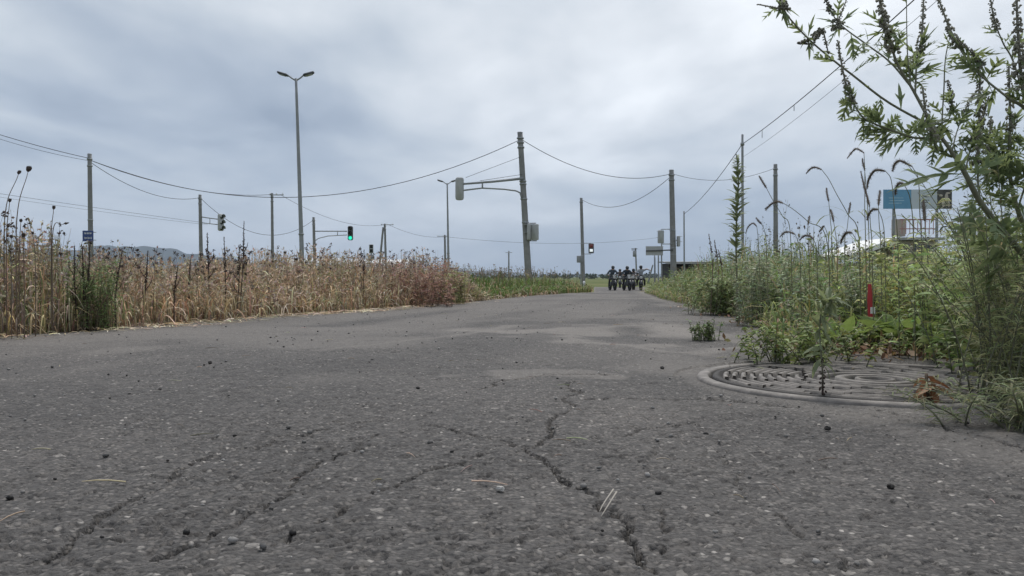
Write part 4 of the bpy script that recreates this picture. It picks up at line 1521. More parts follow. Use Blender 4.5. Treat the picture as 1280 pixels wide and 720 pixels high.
def left_mix(r, xy):
    """straw in the middle of the bank, olive-grey at its near end, rust at its far end"""
    px = px_of(xy)
    nz = vnoise(xy[:, 0] * 1.6, xy[:, 1] * 1.6, 101)
    nearend = sm(230, 60, px)
    farend = np.exp(-((px - 530) / 55) ** 2)
    p = np.stack((1.6 + 0 * px, 1.15 + 0 * px, 0.7 + 0 * px, 0.35 + 1.7 * nearend + 0.5 * farend, 0.25 + 1.5 * nearend + 1.0 * sm(0.55, 0.8, nz), 0.05 + 0.5 * nearend + 0.3 * sm(560, 600, px), 0.1 + 2.2 * farend), 1)
    return pick(r, [STRAW, PALE, TAN, GREYB, OLIVE, GREEN, RUST], p, len(xy))


def left_h(xy):
    px = px_of(xy)
    h = np.interp(px, (-200, 0, 60, 130, 200, 320, 420, 480, 520, 545, 570, 600), (0.40, 0.385, 0.36, 0.33, 0.30, 0.335, 0.325, 0.33, 0.40, 0.37, 0.30, 0.24))
    return h * (0.66 + 0.40 * vnoise(xy[:, 0] * 1.7, xy[:, 1] * 1.7, 108) + 0.32 * vnoise(xy[:, 0] * 5, xy[:, 1] * 5, 102))


def build_left():
    r = np.random.default_rng(21)
    S = Soup()
    # upright stalks with drooping leaves and seed tops
    xy, o = region(r, 5200, 1.2, 8.3, -1, 1.7, 1.25, (2.2, 103, 0.18), 0.02)
    h = left_h(xy) * (0.55 + 0.45 * sm(0.0, 0.25, o)) * (0.60 + 0.55 * r.random(len(xy)))
    c = left_mix(r, xy)
    path, cc = stalks(S, r, drop(xy), h, 0.10, 0.0016, c)
    side_leaves(S, r, path, 3, 0.10, 0.0030, np.repeat(c, 3, axis=0), 0.08, 0.85, 0.9)
    sel = r.random(len(path)) < 0.55
    panicles(S, r, path[sel], 16, 0.013, 1.0, np.repeat(c[sel] * 0.6 + np.array((0.20, 0.155, 0.130)), 16, axis=0))
    # broad bent straw leaves, the body of the bank
    xy, o = region(r, 9000, 1.2, 8.3, -1, 1.3, 1.6, (3.0, 104, 0.12), -0.02)
    h = left_h(xy) * (0.45 + 0.35 * sm(0.0, 0.3, o))
    blades(S, r, drop(xy), h, 0.16, 0.0032, left_mix(r, xy), 5, 0.45)
    # broken pale straw tumbling over the edge
    xy, o = region(r, 1500, 1.6, 8.3, -1, 0.35, 1.0, (4.0, 105, 0.30), -0.06)
    blades(S, r, drop(xy), left_h(xy) * 0.42, 0.22, 0.0036, pick(r, [PALE, STRAW, TAN, PALE * 1.1], (1, 1, .6, .5), len(xy)), 6, 0.85)
    # low thatch
    xy, o = region(r, 7000, 1.2, 8.3, -1, 0.9, 1.4, None, -0.05)
    blades(S, r, drop(xy), 0.07, 0.10, 0.0026, pick(r, [STRAW, TAN, GREYB, OLIVE, RUST], (1, 1.2, 1.2, .6, .5), len(xy)), 4, 0.7)
    # the taller straw further back so that the bank has depth
    xy, o = region(r, 2600, 1.0, 9.5, -1, 3.2, 0.8, (1.5, 106, 0.3), 1.3)
    c = left_mix(r, xy)
    path, cc = stalks(S, r, drop(xy), left_h(xy) * (0.75 + 0.35 * r.random(len(xy))), 0.10, 0.0020, c, 4)
    side_leaves(S, r, path, 3, 0.11, 0.0040, np.repeat(c, 3, axis=0), 0.1, 0.95)
    panicles(S, r, path, 8, 0.012, 1.0, np.repeat(c * 0.9, 8, axis=0))
    stuff('dry_grass', S, M['dryblade'], 'dense bank of straw-coloured dry grass along the left of the road', 'dry grass')
    # small dark weed heads sprinkled over the top of the bank
    S = Soup()
    xy, o = region(r, 330, 2.0, 8.2, -1, 1.5, 0.9, None, 0.05)
    path, cc = stalks(S, r, drop(xy), left_h(xy) * (0.92 + 0.25 * r.random(len(xy))), 0.06, 0.0014, GREYB * 0.8)
    n = len(path)
    for q in range(2):
        ii = np.repeat(np.arange(n), 16)
        t = path[ii, -1 if q == 0 else -2] + r.normal(0, 0.0045, (len(ii), 3)) + (0, 0, 0.004)
        specks(S, r, t, 0.009, np.array((0.065, 0.048, 0.042)), 1.0)
    stuff('dead_weed_heads', S, M['dryblade'], 'scatter of small dark dead weed heads over the dry grass', 'weeds')
    # straw litter on the asphalt
    S = Soup()
    xy, o = region(r, 2200, 1.6, 8.4, -1, 0.34, 0.6, (4, 107, 0.36), -0.30)
    n = len(xy)
    L = rvec(r, n)
    ln = 0.03 + 0.10 * r.random(n) ** 2
    b = drop(xy) + (0, 0, 0.006)
    path = bez(b, b + L * (ln * 0.5)[:, None] + np.array((0, 0, 1.0)) * (0.02 * r.random(n))[:, None], b + L * ln[:, None] + r.normal(0, 0.012, (n, 3)) * (1, 1, 0), 4)
    S.add(g_strips(path, (0.0014 + 0.0035 * r.random(n) ** 3)[:, None] * np.array((0.7, 1, 0.8, 0.2))[None], nrm(np.cross(L, (0, 0, 1.0)) + r.normal(0, .3, (n, 3)))),
          np.repeat(jit(r, pick(r, [PALE, PALE * 1.15, STRAW, TAN], (1, .6, 1, .8), n), n), 8, axis=0))
    stuff('straw_litter', S, M['dryblade'], 'broken straw littering the asphalt along the left edge', 'litter')


build_left()


# ---- far green verge on the left, beyond the dry bank, and fields
def build_verges():
    r = np.random.default_rng(31)
    S = Soup()
    xy, o = region(r, 9000, 7.4, 15.5, -1, 3.0, 1.5, None, -0.02)
    px = px_of(xy)
    keep = px > 575
    xy, o = xy[keep], o[keep]
    h = (0.20 + 0.03 * vnoise(xy[:, 0] * 2, xy[:, 1] * 2, 110) + prof(xy[:, 1]) * -0.25) * (0.5 + 0.5 * sm(0, 0.5, o))
    mixp = np.stack((1 + 0 * o, 0.8 + 0 * o, 0.15 + 1.2 * sm(690, 740, px_of(xy)), 0.2 + 1.0 * sm(690, 740, px_of(xy))), 1)
    blades(S, r, drop(xy), h, 0.16, 0.006, pick(r, [GREEN * 1.25, np.array((0.115, 0.150, 0.045)), OLIVE, TAN], mixp, len(xy)), 4, 0.4)
    xy, o = region(r, 420, 7.8, 15, -1, 1.6, 1.0, None, 0.1)
    path, c = stalks(S, r, drop(xy), 0.26 + 0.12 * r.random(len(xy)), 0.06, 0.0022, OLIVE)
    panicles(S, r, path, 7, 0.015, 1.0, GREYB)
    # pale trampled strip along its foot
    xy, o = region(r, 700, 7.2, 11, -1, 0.3, 1.0, None, -0.08)
    blades(S, r, drop(xy), 0.06, 0.16, 0.004, pick(r, [PALE, TAN, RUST], (1, 1, .6), len(xy)), 4, 0.8)
    stuff('verge_grass', S, M['blade'], 'low green grass along the left edge beyond the dry bank', 'grass')
    # meadow further off, down the slope: coarse tussocks
    S = Soup()
    n = 15000
    y = 16 + 110 * r.random(n) ** 1.3
    x = -70 + 150 * r.random(n)
    off = np.maximum(xl(y) - x, x - xr(y))
    k = off > 0.25
    xy = np.stack((x, y), 1)[k]
    off = off[k]
    col = pick(r, [GREEN * 1.3, np.array((0.120, 0.145, 0.050)), OLIVE, STRAW * 0.8], (1, 1, .7, .35), len(xy))
    H = np.minimum(0.30 + 0.18 * vnoise(xy[:, 0] * .2, xy[:, 1] * .2, 111), 0.22 + 0.20 * off)
    blades(S, r, drop(xy), H, 0.35, 0.05, col, 4, 0.4)
    stuff('meadow_grass', S, M['blade'], 'rough meadow grass on the low ground beyond the verges', 'grass')
    # bushes and trees along the far horizon, read as one mass
    S = Soup()
    n = 260
    y = 350 + 600 * r.random(n)
    px = np.where(r.random(n) < 0.6, r.uniform(560, 1250, n), r.uniform(-100, 560, n))
    x = (px - 640) / FPX * y
    hh = r.uniform(0.6, 1.9, n) * (y / 330)
    for i in range(n):
        m = 26
        c = r.normal(0, 1, (m, 3)) * (hh[i] * 0.9, hh[i] * 0.6, hh[i] * 0.28) + (x[i], y[i], hh[i] * 0.45 - 0.75)
        d_ = nrm(r.normal(0, 1, (m, 3)))
        s_ = hh[i] * 0.30
        path = np.stack((c - d_ * s_, c, c + d_ * s_), 1)
        S.add(g_strips(path, np.full((m, 3), s_) * (0.3, 1, 0.3), nrm(np.cross(d_, r.normal(0, 1, (m, 3))))), np.repeat(jit(r, (0.035, 0.050, 0.022), m), 6, axis=0))
    stuff('distant_thicket', S, M['blade'], 'dark line of far bushes and trees along the horizon', 'thicket')


build_verges()


# ================================================================== RIGHT: GREEN VERGE
def right_h(xy):
    px = px_of(xy)
    h = np.interp(px, (800, 850, 890, 930, 1000, 1100, 1200, 1400), (0.19, 0.29, 0.39, 0.44, 0.38, 0.315, 0.36, 0.42))
    return h * (0.82 + 0.36 * vnoise(xy[:, 0] * 4, xy[:, 1] * 4, 120))


def low_front(xy):
    # the herbs just behind the manhole are low
    f = np.interp(xy[:, 1], (2.2, 2.62, 3.05), (0.22, 0.30, 1.0))
    return np.where((px_of(xy) > 955) & (px_of(xy) < 1210), f, 1.0)


YG = np.array((0.335, 0.352, 0.13))
MG = np.array((0.238, 0.304, 0.111))
DG = np.array((0.155, 0.213, 0.077))
SAGE = np.array((0.271, 0.305, 0.189))


def build_right():
    r = np.random.default_rng(41)
    S = Soup()
    n0 = 10000
    xy, o = region(r, n0, 2.3, 13.5, 1, 1.9, 1.3, None, 0.0)
    w = r.random(len(xy)) < np.clip(1.25 - xy[:, 1] / 16, 0.3, 1)
    xy, o = xy[w], o[w]
    mixp = np.stack((0.9 + 0 * o, 1.2 + 0 * o, 0.7 + 0 * o, 0.5 + 0 * o, 0.30 + 0.3 * sm(900, 850, px_of(xy)), 0.36 + 0 * o), 1)
    h = right_h(xy) * (0.45 + 0.55 * sm(0.0, 0.35, o)) * low_front(xy)
    blades(S, r, drop(xy), h, 0.24, 0.0030, pick(r, [YG, MG, DG, SAGE, TAN, STRAW], mixp, len(xy)), 6, 0.45)
    # leafy stems
    xy, o = region(r, 2000, 2.35, 12, 1, 1.5, 1.3, None, 0.03)
    h = right_h(xy) * (0.5 + 0.5 * sm(0.0, 0.35, o)) * (0.7 + 0.4 * r.random(len(xy))) * low_front(xy)
    c = pick(r, [MG, DG, SAGE, YG], (1, 1, 1, .6), len(xy))
    path, cc = stalks(S, r, drop(xy), h, 0.07, 0.0016, c)
    side_leaves(S, r, path, 18, 0.034, 0.0060, np.repeat(c, 18, axis=0), 0.02, 1.0, 0.5)
    # dense low layer
    xy, o = region(r, 5500, 2.35, 9, 1, 0.9, 1.3, None, -0.03)
    blades(S, r, drop(xy), 0.10, 0.10, 0.0030, pick(r, [YG, MG, DG, TAN, GREYB], (.8, 1, 1, .8, .5), len(xy)), 4, 0.5)
    # near corner right of the manhole
    xy, o = region(r, 1700, 0.75, 2.4, 1, 0.8, 1.1, None, 0.03)
    blades(S, r, drop(xy), 0.14 + 0.10 * sm(0.1, 0.4, o), 0.12, 0.0020, pick(r, [YG, MG, DG, SAGE], (.7, 1, 1, .8), len(xy)), 5, 0.4)
    stuff('verge_grass', S, M['blade'], 'tangled green grass and herbs covering the right verge', 'grass')

    # thin wiry seed stems above the verge
    S = Soup()
    xy, o = region(r, 260, 2.6, 7.5, 1, 1.2, 0.9, None, 0.1)
    path, c = stalks(S, r, drop(xy), right_h(xy) * (1.02 + 0.30 * r.random(len(xy))), 0.10, 0.0011, SAGE)
    panicles(S, r, path, 10, 0.009, 1.0, np.array((0.115, 0.105, 0.075)))
    stuff('seed_stems', S, M['blade'], 'thin wiry seed stems standing above the right verge grass', 'grass')

    # dead leaf litter behind the manhole and along the edge
    S = Soup()
    n = 1300
    y = np.concatenate((r.normal(2.40, 0.09, 900), r.uniform(2.3, 6.5, 400)))
    x = np.concatenate((r.normal(1.12, 0.17, 900), xr(y[900:]) + r.normal(-0.01, 0.07, 400)))
    p = drop(np.stack((x, y), 1)) + np.stack((0 * x, 0 * x, 0.006 + 0.035 * r.random(n) ** 2 * (np.arange(n) < 900)), 1)
    specks(S, r, p, 0.017, pick(r, [np.array((0.20, 0.115, 0.065)), TAN, PALE, np.array((0.26, 0.21, 0.08))], (1.2, 1, .6, .5), n), 0.1)
    # twigs
    m = 60
    L = rvec(r, m)
    b = p[r.integers(0, n, m)]
    path = np.stack((b, b + L * 0.06 + (0, 0, 0.006), b + L * 0.13), 1)
    S.add(g_tubes(path, np.full((m, 3), 0.0016), 4), np.repeat(jit(r, GREYB * 1.3, m), 12 + 2, axis=0)[:m * 14])
    stuff('leaf_litter', S, M['dryblade'], 'brown dead leaves and twigs heaped along the right edge of the asphalt', 'leaf litter')


build_right()


# ================================================================== SINGLE PLANTS
def leaf_mesh(name, lobes, length=1.0, w=0.10, curl=0.25, k=6, mat=None, fold=0.25):
    """a leaf along +X; lobes = [(t, len, angle)] on both sides"""
    S = Soup()
    t = np.linspace(0, 1, k)
    mid = np.stack((t * length, 0 * t, -curl * t * t * length), 1)
    prof_ = np.interp(t, (0, 0.12, 0.45, 0.8, 1), (0.10, 0.35, 1.0, 0.6, 0.03)) * w
    # two halves, folded a little along the midrib
    for s in (-1, 1):
        edge = mid + np.stack((0 * t, s * prof_, fold * prof_), 1)
        V = np.stack((mid, edge), 1).reshape(-1, 3)
        b = np.arange(k - 1) * 2
        S.add((V, np.stack((b, b + 1, b + 3, b + 2), -1), NOT))
        for (tt, ln, ang) in lobes:
            p = np.array([np.interp(tt, t, mid[:, j]) for j in range(3)])
            d = np.array((math.cos(ang), s * math.sin(ang), 0.05))
            u = np.linspace(0, 1, 4)[:, None]
            path = p + d * u * ln * length + np.array((0, 0, -0.12)) * u ** 2 * ln * length
            S.add(g_strips(path[None], (np.array((0.6, 1.0, 0.7, 0.03)) * ln * 0.15 * length)[None], nrm(np.array([(-s * math.sin(ang), math.cos(ang), 0.1)]))))
    me = to_mesh(name, S.geo())
    if mat:
        me.materials.append(mat)
    return me


def frame(pos, d, scale, up=(0, 0, 1), roll=0.0):
    x = Vector(d).normalized()
    z = Vector(up)
    y = z.cross(x)
    if y.length < 1e-3:
        y = Vector((0, 1, 0))
    y.normalize()
    z = x.cross(y)
    m = Matrix((x, y, z)).transposed().to_4x4()
    m = m @ Matrix.Rotation(roll, 4, 'X') @ Matrix.Scale(scale, 4)
    m.translation = Vector(pos)
    return m


def resample(pts, n):
    pts = np.asarray(pts, float)
    # Catmull-Rom through the points
    P_ = np.concatenate(([2 * pts[0] - pts[1]], pts, [2 * pts[-1] - pts[-2]]))
    out_ = []
    for s in np.linspace(0, len(pts) - 1.0001, n):
        i = int(s)
        t = s - i
        a, b_, c, d = P_[i:i + 4]
        out_.append(0.5 * ((2 * b_) + (-a + c) * t + (2 * a - 5 * b_ + 4 * c - d) * t * t + (-a + 3 * b_ - 3 * c + d) * t ** 3))
    return np.array(out_)


LM_RAG = [leaf_mesh('ragweed_leaf', [(0.22, 0.42, 0.75), (0.45, 0.46, 0.65), (0.68, 0.32, 0.55), (0.84, 0.2, 0.5)], 1, 0.055, 0.25, mat=M['ragleaf']),
          leaf_mesh('ragweed_leaf', [(0.25, 0.34, 0.9), (0.5, 0.38, 0.7), (0.72, 0.25, 0.6)], 1, 0.050, 0.45, mat=M['ragleaf']),
          leaf_mesh('ragweed_leaf', [(0.35, 0.30, 0.6)], 1, 0.075, 0.15, mat=M['ragleaf'])]
LM_LANCE = [leaf_mesh('lance_leaf', [], 1, 0.13, 0.35, mat=M['talleaf']), leaf_mesh('lance_leaf', [], 1, 0.17, 0.6, mat=M['talleaf'])]
LM_BROAD = [leaf_mesh('broad_leaf', [], 1, 0.26, 0.35, 8, mat=M['broadleaf'], fold=0.4), leaf_mesh('broad_leaf', [], 1, 0.20, 0.15, 8, mat=M['broadleaf'], fold=0.5)]
LM_DEAD = [leaf_mesh('dead_leaf', [], 1, 0.28, 0.8, 7, mat=M['brownleaf'], fold=0.8), leaf_mesh('dead_leaf', [], 1, 0.22, 0.4, 7, mat=M['brownleaf'], fold=1.0)]


def spike_geo(r, pts, rad, dense=1.0):
    """flower spike: beads crowded round an axis"""
    n = max(8, int(np.linalg.norm(np.diff(pts, axis=0), axis=1).sum() / (rad * 0.42) * dense * 3))
    t = r.random(n)
    ax = resample(pts, 16)
    i = t * 14.99
    a = i.astype(int)
    c = ax[a] + (ax[a + 1] - ax[a]) * (i - a)[:, None]
    tap = (1.0 - 0.55 * t)
    off = rvec(r, n) * (rad * tap * (0.6 + 0.6 * r.random(n)))[:, None]
    c = c + off
    d = nrm(off + r.normal(0, rad * 0.4, (n, 3)) - np.array((0, 0, rad * 0.5)))
    s = rad * 0.75 * tap
    path = np.stack((c - d * s[:, None] * 0.5, c, c + d * s[:, None] * 0.6), 1)
    gb = g_tubes(path, s[:, None] * np.array((0.35, 0.52, 0.12))[None], 4, cap=False)
    stem = g_tubes(ax, np.linspace(rad * 0.35, rad * 0.2, 16), 4)
    return g_cat(gb, stem)


def ragweed():
    r = np.random.default_rng(61)
    root = np.array((1.08, 1.62, float(gz(1.08, 1.62))))
    T = Thing('ragweed_plant', 'tall ragweed with lobed leaves and dark flower spikes at upper right', 'plant', root)
    D = 1.5

    def pts(lst):
        return np.array([P(x, y, d) for x, y, d in lst])
    # main stem up from the ground
    main = np.concatenate((root[None], pts([(1295, 400, 1.62), (1288, 335, 1.58), (1250, 285, 1.54), (1225, 252, 1.52), (1206, 216, 1.5), (1190, 190, 1.5), (1165, 155, 1.5), (1141, 112, 1.5), (1122, 80, 1.49), (1112, 48, 1.48)])))
    T.part('stem', g_tubes(resample(main, 50), np.interp(np.linspace(0, 1, 50), (0, 0.45, 0.6, 1), (0.0062, 0.0050, 0.0036, 0.0016)), 8), M['ragstem'])
    second = np.concatenate((root[None] + (0.02, 0.03, 0), pts([(1300, 330, 1.66), (1272, 262, 1.62), (1262, 215, 1.6), (1262, 165, 1.6)])))
    T.part('stem', g_tubes(resample(second, 30), np.linspace(0.0065, 0.0025, 30), 8), M['ragstem'])
    third = np.concatenate((root[None] + (0.05, -0.02, 0), pts([(1330, 300, 1.55), (1310, 190, 1.5), (1285, 140, 1.48), (1261, 123, 1.46)])))
    T.part('stem', g_tubes(resample(third, 30), np.linspace(0.0065, 0.0025, 30), 8), M['ragstem'])
    BR = [  # path, stem radius, spike start fraction (None = no spike), spike radius, leaves
        ([(1168, 158, 1.5), (1146, 148, 1.48), (1106, 125, 1.45), (1066, 94, 1.42), (1045, 78, 1.41), (1012, 50, 1.39), (983, 18, 1.37), (966, -8, 1.36)], 0.0022, None, 0, 7),
        ([(1140, 110, 1.5), (1113, 78, 1.52), (1084, 56, 1.54), (1052, 32, 1.56), (1037, 11, 1.57), (1028, -14, 1.58)], 0.0018, 0.78, 0.006, 8),
        ([(1178, 172, 1.5), (1142, 172, 1.46), (1118, 164, 1.43), (1096, 156, 1.42), (1077, 145, 1.41), (1062, 118, 1.40), (1054, 90, 1.40), (1047, 50, 1.40)], 0.0020, 0.66, 0.0062, 26),
        ([(1172, 190, 1.5), (1166, 172, 1.47), (1158, 145, 1.45), (1153, 108, 1.44)], 0.0024, 0.30, 0.0085, 5),
        ([(1144, 116, 1.5), (1146, 79, 1.52), (1152, 47, 1.53), (1155, -12, 1.54)], 0.0018, 0.45, 0.0075, 12),
        ([(1112, 50, 1.48), (1104, 20, 1.47), (1096, -18, 1.46)], 0.0020, 0.05, 0.0105, 4),
        ([(1120, 80, 1.49), (1112, 48, 1.48), (1100, 8, 1.47)], 0.0020, 0.25, 0.009, 3),
        ([(1261, 123, 1.46), (1229, 97, 1.47), (1207, 72, 1.48), (1189, 40, 1.49), (1170, -10, 1.5)], 0.0020, 0.62, 0.0075, 15),
        ([(1285, 140, 1.48), (1267, 78, 1.5), (1254, 54, 1.5), (1243, 25, 1.5), (1236, -14, 1.5)], 0.0017, 0.66, 0.006, 6),
        ([(1290, 150, 1.47), (1278, 105, 1.46), (1273, 50, 1.45), (1270, -18, 1.45)], 0.0022, 0.30, 0.0105, 6),
        ([(1262, 215, 1.6), (1263, 165, 1.6), (1262, 120, 1.6), (1261, 80, 1.6)], 0.0022, 0.35, 0.0085, 8),
        ([(1225, 252, 1.52), (1222, 215, 1.56), (1224, 150, 1.58), (1225, 87, 1.58)], 0.0020, 0.42, 0.0095, 10),
        ([(1190, 195, 1.5), (1178, 166, 1.52), (1180, 110, 1.53), (1182, 72, 1.54), (1190, 34, 1.54)], 0.0016, None, 0, 2),
        ([(1138, 105, 1.5), (1134, 60, 1.5), (1133, -14, 1.5)], 0.0013, None, 0, 1),
        ([(1206, 216, 1.5), (1215, 180, 1.5), (1228, 150, 1.5), (1236, 120, 1.5)], 0.0014, 0.4, 0.006, 10),
        ([(1190, 190, 1.5), (1196, 165, 1.54), (1210, 130, 1.56), (1222, 112, 1.57)], 0.0014, 0.6, 0.004, 10),
        ([(1165, 155, 1.5), (1185, 150, 1.53), (1190, 125, 1.54), (1184, 100, 1.55)], 0.0013, 0.55, 0.006, 9),
        ([(1262, 215, 1.6), (1240, 185, 1.62), (1238, 160, 1.62), (1239, 145, 1.62)], 0.0015, 0.5, 0.0075, 16),
        ([(1272, 262, 1.62), (1290, 200, 1.6), (1292, 150, 1.6), (1296, 110, 1.6)], 0.0018, 0.5, 0.0085, 18),
        ([(1262, 240, 1.6), (1248, 225, 1.6), (1240, 205, 1.6), (1232, 180, 1.6)], 0.0015, 0.75, 0.006, 18),
    ]
    for lst, rad, sp, sr, nl in BR:
        ax = resample(pts(lst), 24)
        br = T.part('branch', g_tubes(ax, np.linspace(rad, rad * 0.5, 24), 6), M['ragstem'])
        top = 1.0
        if sp is not None:
            i0 = int(sp * 23)
            T.part('flower_spike', spike_geo(r, ax[i0:], sr), M['ragspike'], br)
            top = sp + 0.25 * (1 - sp)
        nl = int(nl * 2.5)
        for j in range(nl):
            t = 0.12 + (top - 0.12) * (j + r.random()) / nl
            i = min(int(t * 22), 22)
            tg = nrm(ax[i + 1] - ax[i])
            d = nrm(tg * 0.55 + nrm(r.normal(0, 1, 3)) * 0.9 + (0, 0, -0.05))
            s = (0.020 + 0.036 * r.random()) * (1.15 - 0.45 * t)
            T.leaf('leaf', LM_RAG[r.integers(0, 3)], M['ragleaf'], frame(ax[i], d, s, roll=r.normal(0, 0.6)), br)
    for q in range(150):
        x, y = r.uniform(1222, 1300), r.uniform(165, 350)
        w_ = r.uniform(0.02, 0.045)
        T.leaf('leaf', LM_RAG[r.integers(0, 3)], M['ragleaf'], frame(P(x, y, r.uniform(1.48, 1.72)), nrm(r.normal(0, 1, 3)) + (-0.2, 0, 0.5), w_, roll=r.normal(0, 0.6)))
    # flower tufts along the long left branch
    for (x, y, d) in ((1010, 47, 1.39), (977, 8, 1.365), (1050, 30, 1.56), (1214, 72, 1.48)):
        c = P(x, y, d)
        q = np.array([c + r.normal(0, 0.006, 3) for _ in range(3)])
        T.part('flower_tuft', g_cat(*[spike_geo(r, np.array((k_, k_ + r.normal(0, 0.010, 3), k_ + r.normal(0, 0.018, 3))), 0.0055) for k_ in q]), M['ragspike'])
        for k_ in range(7):
            T.leaf('leaf', LM_RAG[2], M['ragleaf'], frame(c, nrm(r.normal(0, 1, 3)), 0.026 + 0.018 * r.random(), roll=r.normal(0, .6)))
    # big lower leaves
    for (x, y, d, dx, dz, s) in ((1205, 218, 1.5, -1, 0.10, 0.115), (1208, 214, 1.5, -1, 0.42, 0.095), (1203, 222, 1.49, -1, -0.18, 0.10), (1200, 205, 1.52, -0.7, 0.7, 0.075), (1212, 225, 1.5, 0.4, 0.5, 0.07),
                                 (1262, 320, 1.52, -1, 0.05, 0.15), (1258, 330, 1.5, -1, -0.25, 0.13), (1255, 312, 1.55, -0.9, 0.32, 0.12), (1262, 306, 1.58, -0.5, 0.6, 0.11), (1270, 330, 1.5, 0.3, 0.4, 0.12),
                                 (1276, 290, 1.6, -0.8, 0.2, 0.12), (1272, 262, 1.6, -0.6, 0.5, 0.09), (1280, 345, 1.5, -0.9, -0.3, 0.12), (1250, 285, 1.54, 0.6, 0.3, 0.08), (1228, 255, 1.52, -0.6, -0.55, 0.09),
                                 (1218, 245, 1.52, -0.35, -0.9, 0.075), (1236, 268, 1.52, -0.15, -0.95, 0.08), (1245, 240, 1.58, -0.5, 0.5, 0.07), (1285, 225, 1.58, -0.6, 0.6, 0.08), (1262, 235, 1.6, 0.5, 0.6, 0.08)):
        T.leaf('leaf', LM_RAG[r.integers(0, 2)], M['ragleaf'], frame(P(x, y, d), (dx, r.normal(-0.25, 0.35), dz), s * 1.05, roll=r.normal(0, 0.45)))


ragweed()


def tall_weed():
    r = np.random.default_rng(71)
    d = 4.0
    bx_ = (921 - 640) / FPX * d
    root = np.array((bx_, d, float(gz(bx_, d))))
    T = Thing('leafy_weed', 'tall pale leafy weed standing alone before the thin dark mast', 'plant', root)
    ax = resample(np.array([root, P(921, 350, d), P(920, 300, d), P(922, 250, d), P(923, 215, d), P(920, 192, d)]), 40)
    T.part('stem', g_tubes(ax, np.linspace(0.0055, 0.0018, 40), 6), M['foxstem'])
    for j in range(190):
        t = 0.30 + 0.68 * (j + r.random()) / 190
        i = min(int(t * 38), 38)
        L = rvec(r, 1)[0]
        s = np.interp(t, (0.3, 0.55, 0.75, 1), (0.060, 0.066, 0.052, 0.024)) * (0.45 + 0.75 * r.random())
        dr = L * 0.62 + np.array((0, 0, r.uniform(0.2, 1.5)))
        T.leaf('leaf', LM_LANCE[r.integers(0, 2)], M['talleaf'], frame(ax[i], dr, s, roll=r.normal(0, 0.5)))
    T.part('flower_spike', spike_geo(r, ax[33:], 0.006, 0.5), M['talleaf'])
    for j, (x, y) in enumerate(((886, 292), (898, 312), (893, 300))):
        d2 = 4.6
        x2 = (x + 2 - 640) / FPX * d2
        b = np.array((x2, d2, float(gz(x2, d2))))
        lab = ('slender dark seed stalk, leftmost on the right verge', 'short seed stalk just left of the tall leafy weed', 'middle one of three seed stalks left of the tall leafy weed')[j]
        T2 = Thing('seed_stalk', lab, 'plant', b, 'seed stalks at the far end of the right verge')
        a = resample(np.array((b, b * .4 + P(x + 3, y, d2) * .6 + (0.01, 0, 0), P(x, y, d2))), 14)
        T2.part('stem', g_tubes(a, np.linspace(0.003, 0.0015, 14), 5), M['deadstem'])
        T2.part('seed_head', spike_geo(r, a[9:], 0.007, 0.5), M['deadhead'])


tall_weed()


